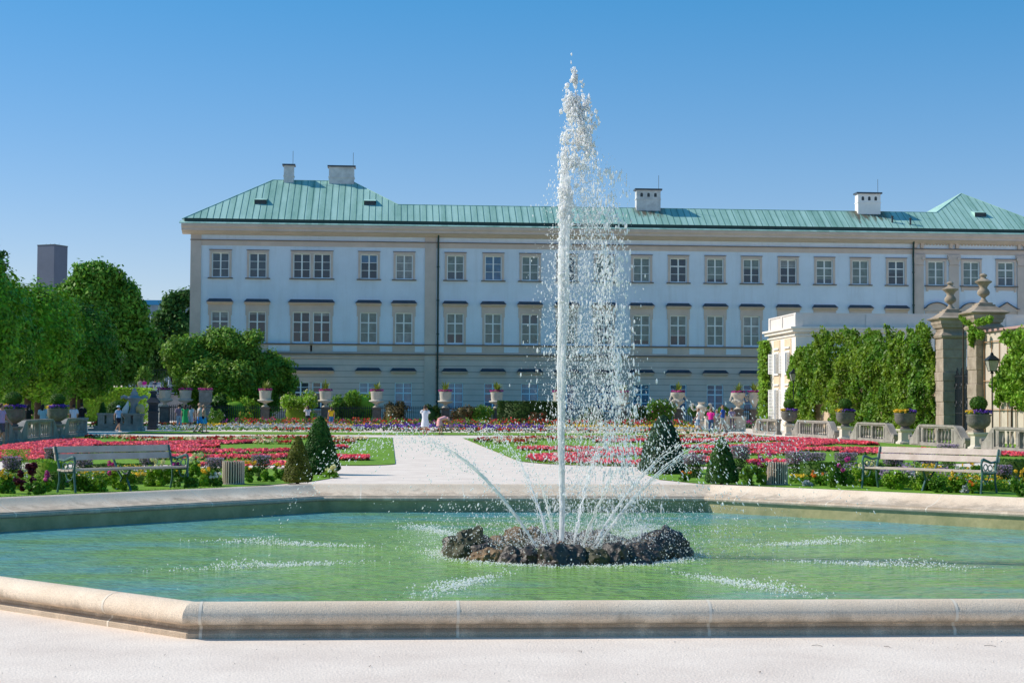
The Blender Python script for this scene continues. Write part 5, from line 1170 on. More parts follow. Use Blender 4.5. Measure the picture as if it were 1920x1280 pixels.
# ================================================================== BENCHES AND BINS
M_slat=mat('weathered_wood_slat',(0.50,0.40,0.33),.75,col2=(0.66,0.56,0.48),scale=3,bump=.3,bscale=25); M_cast=mat('green_cast_iron',(0.07,0.15,0.14),.5,var=.3,scale=8)
def bench(A,B,lab):
    A=Vector(A);B=Vector(B); mid=(A+B)/2; L=(B-A).length; d=(B-A).normalized(); 
    if Vector((d.y,-d.x)).dot(-mid)<0: d=-d
    t=thing('park_bench',lab,'bench',(mid.x,mid.y,0),math.atan2(d.y,d.x),'green iron benches with wooden slats')   # local -y faces basin
    h=L/2
    b=MB()
    for y,z in ((-.22,.435),(-.09,.425),(.04,.42),(.16,.43)): b.box(-h,h,y-.055,y+.055,z-.018,z+.018)
    b.build('seat',M_slat,t)
    for z,y in ((.66,.285),(.80,.33)):
        b=MB(); b.prism([(y-.015,z-.06),(y+.015,z-.065),(y+.045,z+.055),(y+.015,z+.06)],'x',-h,h); b.build('backrest_slat',M_slat,t)
    for s in (-1,1):
        x=s*(h-.04)
        b=MB(); b.tube([(x,-.33,0),(x,-.30,.2),(x,-.27,.42),(x,-.30,.58),(x,-.27,.66),(x,-.18,.66),(x,.05,.60),(x,.22,.62)],[.022,.02,.024,.022,.028,.03,.024,.02],7); b.build('front_leg_and_armrest',M_cast,t)
        b=MB(); b.tube([(x,.26,0),(x,.20,.22),(x,.20,.42),(x,.26,.62),(x,.34,.86)],[.022,.02,.024,.022,.018],7); b.build('rear_leg',M_cast,t)
        b=MB(); b.tube([(x,-.28,.40),(x,0,.385),(x,.2,.40)],.02,6); b.tube([(x,-.26+.14*(1-math.cos(k*.35))*.9,.40-.16*math.sin(k*.35)) for k in range(10)],.014,5)
        b.tube([(x,.02+.08*math.cos(k*.6),.50+.06*math.sin(k*.6)) for k in range(11)],.012,5); b.tube([(x,-.15+.07*math.cos(k*.6),.52+.06*math.sin(k*.6)) for k in range(11)],.012,5); b.build('side_scrollwork',M_cast,t)
        b=MB(); b.ico((x,-.22,.665),.05,2,sc=(.6,1,.7)); b.build('armrest_knob',M_cast,t,smooth=True)
    b=MB(); b.tube([(0,-.24,0),(0,-.1,.25),(0,-.2,.41)],.022,7); b.tube([(0,.24,0),(0,.05,.25),(0,.22,.41),(0,.34,.60),(0,.39,.80)],.022,7); b.build('middle_leg',M_cast,t)
    return t
bench((-8.22,10.0),(-6.33,11.85),'wooden slat bench with green iron frame on the grass left of the basin'); bench((7.67,12.39),(9.43,10.21),'pale wooden slat bench with green iron frame right of the basin')
def bin_(px,py,lab):
    p=atZ(px,py); t=thing('litter_bin',lab,'litter bin',(p.x,p.y+.15,0),0,'round slatted litter bins'); r=.215; h=.49
    b=MB(); b.lathe([(r-.03,.02),(r-.03,h-.01),(r-.06,h-.01),(r-.06,.1)],24); b.build('liner',M_dark,t)
    b=MB(); n=26
    for k in range(n):
        a=2*math.pi*k/n; b.tube([(r*math.cos(a),r*math.sin(a),.03),(r*math.cos(a),r*math.sin(a),h)],[(.014,.019)]*2,6)
    b.build('slats',mat('pale_bin_slat',(0.60,0.48,0.38),.8,var=.12,scale=4),t)
    b=MB(); b.lathe([(r+.03,-.03),(r+.03,.03),(r-.02,.04)],24); b.build('base',M_stoned,t)
bin_(436,909,'round pale slatted litter bin right of the left bench'); bin_(1460,910,'round pale slatted litter bin between the right cone and the right bench')
# lamps
def lamp(px,py,X_,lab,hz):
    p=atX(px,py,X_); t=thing('street_lamp',lab,'lamp',(X_,p.y,0)); z=p.z
    b=MB(); b.lathe([(.10,0),(.10,.25),(.05,.35),(.04,.5)],10); b.tube([(0,0,.4),(0,0,z-.38)],.032,8); b.lathe([(.05,z-.42),(.1,z-.38),(.04,z-.3)],8); b.build('post',M_iron,t)
    b=MB(); b.sqlathe([(.14,z-.28),(.24,z+.2)]); b.build('glass',mat('lamp_glass',(0.42,0.42,0.36),.2,spec=.6,alpha=.75),t)
    b=MB(); b.sqlathe([(.27,z+.2),(.29,z+.24),(.12,z+.42),(.07,z+.46),(.05,z+.56),(.01,z+.60)])
    for a,c in ((-1,-1),(1,-1),(1,1),(-1,1)): b.tube([(a*.14,c*.14,z-.28),(a*.25,c*.25,z+.2)],.015,4)
    b.box(-.15,.15,-.15,.15,z-.31,z-.28); b.build('lantern_frame',M_iron,t)
lamp(1860,684,XW-.9,'black lantern street lamp before the trellis wall',0); lamp(1488,706,XA-.75,'small black lantern lamp at the near corner of the cream pavilion',0)
# ================================================================== PEOPLE
SK=mat('skin',(0.50,0.29,0.20),.6); 
def cloth(c):
    return mat('cloth_%02x%02x%02x'%tuple(int(v*255) for v in c),c,.9,var=.08,scale=6)
POSES={
 'stand':dict(le=(-.15,.01,.64),lw=(-.155,-.03,.49),re=(.15,.01,.64),rw=(.155,-.03,.49),lk=(-.06,-.005,.285),la=(-.062,0,.045),rk=(.06,-.005,.285),ra=(.062,0,.045),b=0),
 'photo':dict(le=(-.15,-.11,.74),lw=(-.05,-.17,.89),re=(.15,-.11,.74),rw=(.05,-.17,.89),lk=(-.05,-.01,.285),la=(-.05,0,.045),rk=(.05,-.01,.285),ra=(.05,0,.045),b=0),
 'walk':dict(le=(-.14,.09,.65),lw=(-.145,.08,.51),re=(.14,-.06,.65),rw=(.14,-.16,.55),lk=(-.05,-.09,.30),la=(-.05,-.09,.055),rk=(.05,.03,.29),ra=(.05,.17,.08),b=0),
 'phone':dict(le=(-.15,-.02,.65),lw=(-.06,-.15,.68),re=(.15,-.02,.65),rw=(.06,-.15,.68),lk=(-.06,-.01,.285),la=(-.062,0,.045),rk=(.06,.0,.285),ra=(.062,.02,.045),b=0),
 'bend':dict(le=(-.13,-.36,.38),lw=(-.09,-.38,.24),re=(.13,-.36,.38),rw=(.09,-.38,.24),lk=(-.07,-.04,.27),la=(-.07,.01,.045),rk=(.07,-.02,.27),ra=(.07,.03,.045),b=1),
 'sit':dict(le=(-.14,-.02,.38),lw=(-.10,-.13,.30),re=(.14,-.02,.38),rw=(.10,-.13,.30),lk=(-.07,-.25,.27),la=(-.07,-.22,.045),rk=(.07,-.25,.27),ra=(.07,-.22,.045),b=2)}
def person(loc,rz,H,pose,lab,top=(.7,.7,.7),sleeve=.45,bottom='shorts',bc=(.1,.1,.2),hair=(.05,.03,.02),long=False,hat=None,skin=None,dress=False,slim=1.0,bag=None):
    q=POSES[pose]; t=thing('person',lab,'person',(loc[0],loc[1],0),rz)
    if q['b']==0: base=[(0,0,.53),(0,0,.62),(0,.005,.73),(0,.005,.815),(0,0,.86),(0,-.005,.925),(0,.0,.965)]
    elif q['b']==1: base=[(0,.06,.50),(0,-.02,.55),(0,-.13,.575),(0,-.21,.57),(0,-.25,.555),(0,-.31,.53),(0,-.34,.52)]
    else: base=[(0,0,.27),(0,.01,.36),(0,.01,.47),(0,.005,.555),(0,0,.60),(0,-.005,.665),(0,0,.705)]
    P=base[0]; ch=Vector(base[3]); up=(Vector(base[3])-Vector(base[1])).normalized()
    sh=[Vector((s*.108*slim,ch.y,ch.z))-up*.012 for s in (-1,1)]
    dz=0 if q['b']!=2 else 0
    hip=[(s*.055,P[1],P[2]-.03) for s in (-1,1)]
    vs=[Vector(v) for v in base]; rad=[(.085,.062),(.072,.052),(.092*slim,.062),(.045,.04),(.032,.034),(.048,.056),(.035,.04)]; es=[(i,i+1) for i in range(6)]
    def add(v,par,r): vs.append(Vector(v)); rad.append((r,r)); es.append((par,len(vs)-1)); return len(vs)-1
    hd=Vector(base[5]); fw=Vector((0,-1,0)) if q['b']!=1 else Vector((0,-.5,-.85)).normalized()
    add(hd+fw*.068-up*.012,5,.011)
    for s in (0,1):
        sg=-1 if s==0 else 1; k='l' if s==0 else 'r'
        a=add(sh[s],3,.036); e=add(q[k+'e'],a,.024); w=add(q[k+'w'],e,.017); dv=(Vector(q[k+'w'])-Vector(q[k+'e'])).normalized(); hpt=Vector(q[k+'w'])+dv*.035; hh=add(hpt,w,.018)
        sd_=Vector((1,0,0))
        for f_,L_ in ((-1.2,.036),(-.4,.042),(.4,.040),(1.2,.032)): add(hpt+dv*(L_)+Vector((0,.008*f_,0))+sd_*(-.004*sg),hh,.0052)
        add(hpt+dv*.012+Vector((0,-.022,0)),hh,.0058)
        h_=add(hip[s],0,.052); kn=add(q[k+'k'],h_,.034); an=add(q[k+'a'],kn,.021); add(Vector(q[k+'a'])+Vector((sg*.01,-.08,-.028)),an,.018)
    me=bpy.data.meshes.new('body'); me.from_pydata([tuple(v*H) for v in vs],es,[]); me.materials.append(skin or SK); o=bpy.data.objects.new('body',me); COL.objects.link(o); o.parent=t
    md=o.modifiers.new('Skin','SKIN'); sv=me.skin_vertices[0].data
    for i,(rx,ry) in enumerate(rad): sv[i].radius=(rx*H,ry*H); sv[i].use_root=(i==0)
    ss=o.modifiers.new('Subsurf','SUBSURF'); ss.levels=1; ss.render_levels=1
    # clothing
    def tub(name,chains,m):
        b=MB()
        for pts,rr in chains: b.tube([Vector(p)*H for p in pts],[((a*H,c*H) if isinstance((a,c),tuple) else a) for a,c in rr],12)
        return b.build(name,m,t,smooth=True)
    B0,B1,B2,B3=[Vector(v) for v in base[:4]]
    chains=[([B0-up*.03,B1,B2,B3-up*.008,B3+up*.02],[(.078,.106*1.0),(.070,.094*slim),(.078,.112*slim),(.055,.105*slim),(.042,.055)])]
    for s in (0,1):
        k='l' if s==0 else 'r'; e=Vector(q[k+'e']); a=sh[s]; chains.append(([a+(B3-a)*.3,a,a+(e-a)*max(sleeve,.15)],[(.045,.045),(.046,.046),(.038,.038)]))
        if sleeve>1: w=Vector(q[k+'w']); chains.append(([a,e,e+(w-e)*min(1,sleeve-1+.5)],[(.044,.044),(.034,.034),(.027,.027)]))
    chains=[(p,[(c,a) for a,c in r]) for p,r in chains]
    tub('dress' if dress else 'shirt',chains,cloth(top))
    if bottom:
        m=cloth(bc) if not dress else cloth(top); ch2=[]
        if bottom in('shorts','trousers'):
            f_=.62 if bottom=='shorts' else 1
            ch2.append(([Vector(P)+Vector((0,0,.015)),Vector(P)-Vector((0,0,.06))],[(.11,.083),(.105,.082)]))
            for s in (0,1):
                k='l' if s==0 else 'r'; hp=Vector(hip[s]); kn=Vector(q[k+'k']); an=Vector(q[k+'a'])
                if bottom=='shorts': ch2.append(([hp+Vector((0,0,.01)),hp+(kn-hp)*.4,hp+(kn-hp)*.85],[(.06,.068),(.056,.06),(.054,.056)]))
                else: ch2.append(([hp+Vector((0,0,.01)),hp+(kn-hp)*.5,kn,an+Vector((0,0,.01))],[(.06,.068),(.05,.054),(.04,.042),(.032,.034)]))
        else:
            zb={'skirt':.30,'longskirt':.12}[bottom]; Pz=Vector(P); ch2.append(([Pz+up*.01,Pz-Vector((0,0,.05)),Vector((P[0],P[1]-.01,(P[2]+zb)/2)),Vector((P[0],P[1]-.01,zb))],[(.105,.08),(.115,.092),(.125,.105),(.14,.12)]))
        tub('trousers' if bottom=='trousers' else ('shorts' if bottom=='shorts' else 'skirt'),ch2,m)
    b=MB(); c=(hd+up*.018-fw*.012)*H
    V_,F_=ICO[2]; vv=[]
    for v in V_:
        p=Vector(v); k=.062 if (p.dot(fw)<.25 or p.dot(up)>.55) else .04; vv.append(c+p*k*H)
    b.add(vv,F_)
    if long: b.tube([c-fw*.03*H,c-fw*.05*H-up*.06*H,c-fw*.04*H-up*.14*H],[.045*H,.052*H,.025*H],8)
    b.build('hair',mat('hair_%d'%int(hair[0]*100),hair,.7),t,smooth=True)
    if hat: b=MB(); b.lathe([(.105*H,0),(.106*H,.006*H),(.066*H,.01*H),(.06*H,.05*H),(.03*H,.062*H)],16,tuple(c+up*.015*H)); b.build('hat',cloth(hat),t,smooth=True)
    b=MB()
    for k in 'lr':
        a=Vector(q[k+'a']); b.tube([(a+Vector((0,.035,-.025)))*H,(a+Vector((0,-.03,-.025)))*H,(a+Vector((0,-.10,-.03)))*H],[(.022*H,.024*H),(.024*H,.026*H),(.014*H,.022*H)],8)
    b.build('shoes',cloth((.75,.73,.7) if 'white' in lab else (.12,.1,.09)),t,smooth=True)
    if bag: b=MB(); b.cbox(.0,-.11*H if q['b']==0 else 0,.52*H,.16*H,.05*H,.09*H); b.tube([(-.1*H,0,.8*H),(0,-.09*H,.68*H),(.09*H,-.07*H,.55*H)],.008*H,5); b.build('bag',cloth(bag),t)
    return t
def pat(px,Y): p=atY(px,800,Y); return (p.x,Y)
WH=(.8,.78,.82)
person(pat(797,69),R(175),1.68,'photo','woman in a long white top taking a photo with raised arms on the path',WH,.6,'skirt',WH,(.06,.04,.03),skin=None,dress=True)
person(pat(827,73),R(110),1.66,'bend','woman in a pink dress bending down beside the path',(.85,.42,.42),.3,'skirt',(.85,.42,.42),(.08,.04,.03),dress=True)
person(pat(374,74.5),R(-70+180),1.74,'walk','bald man in grey shirt and blue shorts strolling with a black bag',(.42,.42,.42),.5,'shorts',(.02,.25,.70),(.42,.27,.2),bag=(.01,.01,.01))
person(pat(382,75.5),R(100),1.66,'walk','companion with blue shorts walking behind the bald man',(.48,.33,.26),.3,'shorts',(.05,.35,.75),(.3,.2,.13))
person(pat(347,85),R(170),1.66,'stand','woman in a green dress standing near the shaded fence',(.02,.34,.10),.3,'skirt',(.02,.34,.10),(.03,.02,.02),dress=True,long=True)
person(pat(357,86),R(150),1.64,'stand','woman in pale blue blouse and shorts right of the green dress',(.38,.52,.62),.6,'shorts',(.35,.45,.6),(.03,.02,.02),long=True)
person(pat(336,86),R(190),1.68,'stand','person in mauve top and light jeans left of the green dress',(.25,.18,.25),.8,'trousers',(.30,.42,.55),(.04,.03,.02))
person(pat(222,78),R(60),1.55,'walk','child in a white sun hat and light blue shirt walking past the shaded balustrade',(.35,.5,.75),.5,'shorts',(.02,.02,.03),(.05,.03,.02),hat=(.55,.68,.85))
person(pat(577,101),R(200),1.62,'photo','woman in white blouse photographing behind the tall cone',(.62,.60,.66),.9,'trousers',(.03,.03,.035),(.05,.03,.02),long=True)
person(pat(621,98),R(200),1.55,'stand','girl in yellow top and denim shorts before the white urn',(.85,.50,.02),.3,'shorts',(.05,.18,.38),(.08,.04,.03),long=True)
person(pat(1309,82),R(-100),1.60,'walk','woman in white top and denim shorts at the left of the strolling group',(.75,.72,.74),.1,'shorts',(.22,.33,.45),(.22,.11,.06),long=False)
person(pat(1333,82),R(150),1.60,'stand','woman in a bright pink T-shirt and blue leggings in the strolling group',(.90,.03,.32),.6,'trousers',(.05,.12,.25),(.28,.16,.09),slim=1.08)
person(pat(1355,82),R(-110),1.82,'walk','tall man in a blue T-shirt and grey shorts in the strolling group',(.03,.10,.42),.55,'shorts',(.42,.46,.44),(.20,.12,.07),slim=1.12)
person(pat(1372,95),R(190),1.66,'stand','person in patterned top half hidden behind the carved urn pillar',(.3,.25,.4),.6,'trousers',(.1,.1,.15),(.1,.06,.04))
person(pat(1344,90),R(170),1.5,'stand','small person between the pink T-shirt and the blue T-shirt',(.35,.40,.42),.6,'shorts',(.3,.3,.3),(.3,.15,.1))
for px_,Y_,lab,tp,ln in ((52,62,'person with long black hair in black seated behind the left balustrade',(.012,.012,.016),True),(80,64,'person in pale blue seated behind the left balustrade beside a trunk',(.38,.5,.62),True),(88,66,'blond person in a light top beside the one in pale blue',(.55,.45,.38),False),(121,70,'person in olive top behind the second left planter',(.25,.24,.1),False),(138,72,'person in white shirt seated at the end of the left balustrade',(.55,.62,.72),False),(153,73.5,'man in black standing behind the end of the left balustrade',(.015,.012,.015),False)):
    person(pat(px_,Y_),R(170),1.62 if px_!=153 else 1.7,'phone',lab,tp,.7,'trousers',(.05,.05,.07),(.02,.015,.012) if px_!=88 else (.4,.25,.12),long=ln)
person((-17.2,atX(2,830,-17.2).y),R(75),1.66,'walk','person in lilac top leaving the picture at the left edge',(.45,.38,.6),.4,'shorts',(.1,.1,.12),(.1,.06,.04))
def pter(px,lab,tp,bt,bc,H=1.7):
    p=atY(px,735,152.5); o=person((p.x,152.5),R(180),H,'stand',lab,tp,.6,bt,bc); o.location.z=fz
pter(270,'person in magenta shirt and white trousers on the far terrace',(.6,.02,.25),'trousers',(.7,.68,.66)); pter(263,'person in beige clothes left of the magenta shirt on the terrace',(.35,.32,.25),'trousers',(.3,.28,.22)); pter(291,'person in dark clothes by the terrace railing',(.05,.06,.1),'trousers',(.4,.4,.45),1.6); pter(297.5,'person in white cap right at the terrace railing',(.4,.42,.5),'trousers',(.2,.2,.25),1.6)
# ================================================================== FOUNTAIN
M_rock=mat('porous_rock',(0.025,0.019,0.014),.65,col2=(0.085,0.06,0.042),scale=5,bump=1.0,bscale=22,spec=.6); MATS['porous_rock'].node_tree.nodes['Principled BSDF'].inputs['Roughness'].default_value=.5
M_rock2=mat('ochre_rock',(0.05,0.035,0.02),.7,col2=(0.32,0.19,0.08),scale=4,bump=1.0,bscale=22,spec=.5); M_rock3=mat('mossy_rock',(0.022,0.022,0.01),.7,col2=(0.07,0.07,0.022),scale=4,bump=1.0,bscale=20,spec=.5)
def rock(x,y,r,sc,m,lab,z=0):
    b=MB(); V_,F_=ICO[4]; vv=[]
    o_=Vector((x*5,y*5,r*9))
    for v in V_:
        p=Vector(v); k=1+.30*noise.noise(p*1.5+o_)+.17*noise.noise(p*3.6+o_)+.10*noise.noise(p*8+o_)+.06*noise.noise(p*17+o_); vv.append((p.x*r*sc[0]*k,p.y*r*sc[1]*k,max(p.z*r*sc[2]*k,-.12)))
    b.add(vv,F_); o=b.build('rock',m,None,smooth=True); o.location=(x,y,WZ+z); return tag(o,lab,'rock','rocks ringing the fountain nozzle')
rr=random.Random(5); NR=31
side={0:'right end',1:'back right',2:'back',3:'back left',4:'left end',5:'front left',6:'front',7:'front right'}
cnt={}
for k in range(NR):
    a=2*math.pi*k/NR+rr.uniform(-.05,.05); oc=int(round(a/(math.pi/4)))%8; cnt[oc]=cnt.get(oc,0)+1
    big=1.25 if oc in(0,4) else 1.0; r=rr.uniform(.16,.225)*big; R0=1.24+rr.uniform(-.06,.06)
    m=M_rock2 if (oc==4 and cnt[oc]%2) or rr.random()<.06 else (M_rock3 if rr.random()<.2 else M_rock)
    h=rr.uniform(.75,1.25)
    ords=['first','second','third','fourth','fifth','sixth'][cnt[oc]-1]
    look=('low' if h<.9 else ('tall' if h>1.1 else 'rounded'))+(' ochre' if m is M_rock2 else (' mossy' if m is M_rock3 else ' dark'))
    rock(R0*math.cos(a),R0*math.sin(a),r,(1.1,1.1,h),m,'%s wet rock, %s counted anticlockwise at the %s of the fountain ring'%(look,ords,side[oc]))
for k in range(16):
    a=2*math.pi*k/16+.2; R1=1.36 if k%2 else 1.05; oc=int(round(a/(math.pi/4)))%8
    rock(R1*math.cos(a),R1*math.sin(a),rr.uniform(.12,.17),(1.2,1.2,.75),M_rock if k%3 else M_rock2,'small filler rock at the %s of the fountain ring, %s of its pair'%(side[oc],'inner' if k%2==0 else 'outer'))
b=MB(); b.lathe([(.09,-.9),(.09,-.02),(.07,.02),(.05,.05),(.045,.16),(.03,.17)],14); t=thing('fountain_nozzle','copper-coloured nozzle at the foot of the tall water jet','nozzle',(-.06,0,WZ)); b.build('pipe',mat('copper_pipe',(0.30,0.14,0.06),.5),t); b=MB(); b.lathe([(.6,-.3),(.6,.005),(.5,.01)],20); b.build('base_plate',M_rock,t)
def watermat(name,tr,col=(1.0,1.0,1.0)):
    m=bpy.data.materials.new(name); m.use_nodes=True; n=m.node_tree.nodes;l=m.node_tree.links; b=n['Principled BSDF']; b.inputs['Base Color'].default_value=(*col,1); b.inputs['Roughness'].default_value=.4
    t=n.new('ShaderNodeBsdfTranslucent'); t.inputs['Color'].default_value=(*col,1); x=n.new('ShaderNodeMixShader'); x.inputs[0].default_value=.5; l.new(b.outputs[0],x.inputs[1]); l.new(t.outputs[0],x.inputs[2])
    p=n.new('ShaderNodeBsdfTransparent'); y=n.new('ShaderNodeMixShader'); y.inputs[0].default_value=tr; l.new(x.outputs[0],y.inputs[1]); l.new(p.outputs[0],y.inputs[2]); l.new(y.outputs[0],n['Material Output'].inputs['Surface']); return m
M_w=watermat('white_water',.04); M_ws=watermat('water_streak',.12); M_wd=watermat('water_drop',.12)
IV,IF=np.array(ICO[1][0]),np.array(ICO[1][1])
OV=np.array([(1,0,0),(-1,0,0),(0,1,0),(0,-1,0),(0,0,1),(0,0,-1)],float); OF=np.array([(0,2,4),(2,1,4),(1,3,4),(3,0,4),(2,0,5),(1,2,5),(3,1,5),(0,3,5)])
def drops(name,P,r,elong,m,lab,par=None,lean=None,kind='stuff',cat='spray',off=(0,0,0),lo=False,ragged=0):
    IV,IF=(OV,OF) if lo else (np.array(ICO[1][0]),np.array(ICO[1][1]))
    n=len(P); r=np.broadcast_to(r,(n,)); e=np.broadcast_to(elong,(n,)); V=IV[None]*r[:,None,None]*np.stack([np.ones(n),np.ones(n),e],1)[:,None,:]
    if ragged:
        V=V*(1+ragged*rng.normal(0,1,(n,len(IV),1)))*(1+.5*ragged*rng.normal(0,1,(n,1,3)))
    if lean is not None: V[:,:,0]+=V[:,:,2]*lean[:,None,0]; V[:,:,1]+=V[:,:,2]*lean[:,None,1]
    V=V+np.asarray(P)[:,None,:]; Fc=(IF[None]+np.arange(n)[:,None,None]*len(IV)).reshape(-1,3); o=npobj(name,V.reshape(-1,3)-np.array(off),Fc,m,par,smooth=False)
    o.data.polygons.foreach_set('use_smooth',np.ones(len(o.data.polygons),dtype=bool))
    o['kind']='stuff'
    if par is None: o.location=off; tag(o,lab,cat,None,kind)
    return o
HT=6.35; rx=Vector((math.cos(YAW),-math.sin(YAW),0))
def axis(h): # centre of the column, slight drift to the right in the wind
    u=h/HT; return rx*(-.06+.02*u+.07*u*u*u+.012*math.sin(h*2.1)) 
t=thing('water_jet','tall white vertical water jet rising from the centre of the rock ring above the roofline','water jet',(0,0,WZ))
def column(name,m,r0,h0,h1,seed,off=(0,0),rg=None):
    b=MB(); nr=int((h1-h0)*55); ns=14; vs=[];fs=[]
    for i in range(nr+1):
        h=h0+(h1-h0)*i/nr; c=axis(h); r=rg(h) if rg else r0
        for j in range(ns):
            a=2*math.pi*j/ns; k=1+.32*noise.noise(Vector((math.cos(a)*1.3+seed,math.sin(a)*1.3,h*1.5)))+.35*noise.noise(Vector((math.cos(a)*2.5,math.sin(a)*2.5+seed,h*6)))*min(1,h/2)
            wob=Vector((noise.noise(Vector((h*1.1,seed,0))),noise.noise(Vector((h*1.1,0,seed))),0))*.035*min(1,h/2.5)
            vs.append(tuple(c+wob+Vector((math.cos(a)*r*k+off[0]*h,math.sin(a)*r*k+off[1]*h,h))))
    for i in range(nr):
        for j in range(ns): fs.append([i*ns+j,i*ns+(j+1)%ns,(i+1)*ns+(j+1)%ns,(i+1)*ns+j])
    b.add(vs,fs); return b.build(name,m,t,smooth=True)
column('jet_core',M_w,.04,.14,5.2,1.0,rg=lambda h:(.031+.006*h+.018*max(0,1-abs(h-4.6)/.5))*max(.1,min(1,(5.25-h)/.6)) if h>.4 else .034)
for s in range(5):
    sd_=10+s*3.7; a=s*1.256
    column('jet_strand',M_ws,.02,.2,3.4+.35*s,sd_,off=(.013*math.cos(a),.013*math.sin(a)),rg=lambda h:.012+.008*h*.6)
# blobs of the breaking top
def cloud(n,f): return np.array([f() for _ in range(n)])
def topblob():
    h=6.2-rng.gamma(2.2,.42); h=min(max(h,3.2),6.18)
    le=np.interp(h,[3.2,4.0,5.0,5.7,6.2],[-.10,-.10,-.10,-.06,.03]); ri=np.interp(h,[3.2,4.2,5.0,5.6,5.9,6.2],[.10,.30,.36,.36,.22,.12])
    q=rng.beta(1.3,1.3) if h>4.9 else rng.beta(1.0,3.2)
    x=le+(ri-le)*q+rng.normal(0,.018); x+=.025*noise.noise(Vector((h*5,1,3)))
    return (x*rx.x,x*rx.y+rng.normal(0,.5*(ri-le)*.5),h)
P=cloud(7000,topblob); P[:,0]+=0; keep=np.array([noise.noise(Vector((p[0]*9,p[1]*4,p[2]*4.5)))>-.02 for p in P]); P=P[keep]
drops('breaking_crown',P,(.004+.013*rng.random(len(P))**2.2),rng.uniform(1,2.4,len(P)),M_w,'',par=t,ragged=.3)
tip=np.array([[.05,0,6.3],[.085,0,6.12],[.095,.0,6.08],[.05,0,6.2],[.12,0,6.0],[.04,0,5.95],[.13,0,6.03],[.0,0,5.9],[.09,0,5.97],[-.05,0,5.7],[-.08,0,5.55],[.2,0,5.6],[.02,.0,5.82],[.11,0,5.88]]); drops('jet_tip',tip+np.array([0,0,.08]),rng.uniform(.012,.026,len(tip)),1.5,M_w,'',par=t,ragged=.25)
# falling curtain blown to the right
def fall():
    h=rng.uniform(0.25,5.2)*rng.random()**.12; d=(5.6-h); mode=rng.random()
    if mode<.50: x=rng.normal(.25+.085*d,.06+.04*d)
    elif mode<.72: x=rng.normal(.40+.09*d,.07+.015*d)
    else: x=rng.normal(.05,.08+.055*d)
    y=rng.normal(0,.10+.07*d); return (x*rx.x+y*.07,x*rx.y+y,h+WZ)
P=cloud(9500,fall); dn=np.array([noise.noise(Vector((p[0]*5,p[1]*3,p[2]*2.2))) for p in P]); P=P[dn>-.22]; n=len(P)
rr_=.0024+.0052*rng.random(n)**2.4+.007*(rng.random(n)<.035); drops('falling_spray',P,rr_,rng.uniform(1.5,4.5,n),M_wd,'curtain of falling drops blown to the right of the tall jet',off=(.4,0,WZ))
P=cloud(2800,lambda:(lambda h:(rng.normal(.55+.03*(5-h),.10+.02*(5-h))*rx.x,rng.normal(0,.15),h+WZ))(rng.uniform(.8,4.9))); dn=np.array([noise.noise(Vector((p[0]*7,p[1]*3,p[2]*2.5))) for p in P]); P=P[dn>-.02]; n=len(P)
drops('falling_spray',P,.004+.010*rng.random(n)**2,rng.uniform(1.5,4.5,n),M_wd,'denser white streaks of falling water near the outer edge of the spray curtain',off=(.6,0,WZ))
n=2600; P=np.stack([rng.normal(0,.16,n)+.0,rng.normal(0,.15,n),rng.uniform(.5,4.6,n)+WZ],1); drops('falling_spray',P,.0028+.005*rng.random(n)**2,rng.uniform(1,3,n),M_wd,'fine drops close around the tall water jet',off=(0,0,WZ))
# eight slanting jets
names8=['slanting jet going back to the far right','slanting jet going straight back on the right','slanting jet going straight back on the left','slanting jet going to the back left','long slanting jet arching to the left','slanting jet coming forward on the left','slanting jet coming forward on the right','slanting jet arching to the right']
foamP=[]
for k in range(8):
    a=math.radians(22.5+45*k); d=Vector((math.cos(a),math.sin(a),0)); tj=thing('water_jet','thin '+names8[k]+' from the rock ring','water jet',(0,0,WZ),0,'slanting jets around the tall one')
    r0,rl,ha=.38,4.25,1.46; front=k in(5,6)
    side_=Vector((-d.y,d.x,0)); b=MB(); Pd=[];Rd=[];Ln=[]
    for s in range(7):
        o1=rng.normal(0,.5); o2=rng.normal(0,.5); end=rng.uniform(.18,.40)*(1 if not front else .6); pts=[];rads=[]; st=rng.uniform(0,.04)
        N_=22
        for i in range(N_+1):
            u=st+(end-st)*i/N_; p=d*(r0+(rl-r0)*u)+Vector((0,0,.06+4*ha*u*(1-u))); sp=.05+.28*u; p+=side_*(o1*sp*.35+.012*math.sin(i*1.3+s))+Vector((0,0,o2*sp*.30)); pts.append(p); rads.append((.0045+.005*abs(noise.noise(Vector((i*.9,s,k)))))*(1-.55*(i/N_)))
        b.tube(pts,rads,5)
    b.build('stream',M_ws,tj,smooth=True)['kind']='stuff'
    nd=620 if not front else 260
    for i in range(nd):
        u=rng.beta(2.0,2.7); sp=.06+.22*u; p=d*(r0+(rl-r0)*u)+Vector((0,0,.06+4*ha*u*(1-u)))+side_*rng.normal(0,sp*.5)+Vector((0,0,rng.normal(0,sp*.55)-.12*u*rng.random()))
        if p.z<0: p.z=abs(p.z)*.3
        Pd.append(tuple(p)); Rd.append(rng.uniform(.0025,.0075)*(1.6 if rng.random()<.10 else 1)); vz=1-2*u; Ln.append((d.x*.5*np.sign(vz),d.y*.5*np.sign(vz)))
    drops('drops',np.array(Pd),np.array(Rd),rng.uniform(1,2.2,nd),M_wd,'',par=tj,lean=np.array(Ln))
    # landing foam
    for i in range(900):
        rr2=rng.normal(3.9,.55); ang=a+rng.normal(0,.028); p=(rr2*math.cos(ang),rr2*math.sin(ang),WZ+abs(rng.normal(0,.02))*(1+1.5*math.exp(-((rr2-4.3)/.3)**2))); foamP.append((k,p))
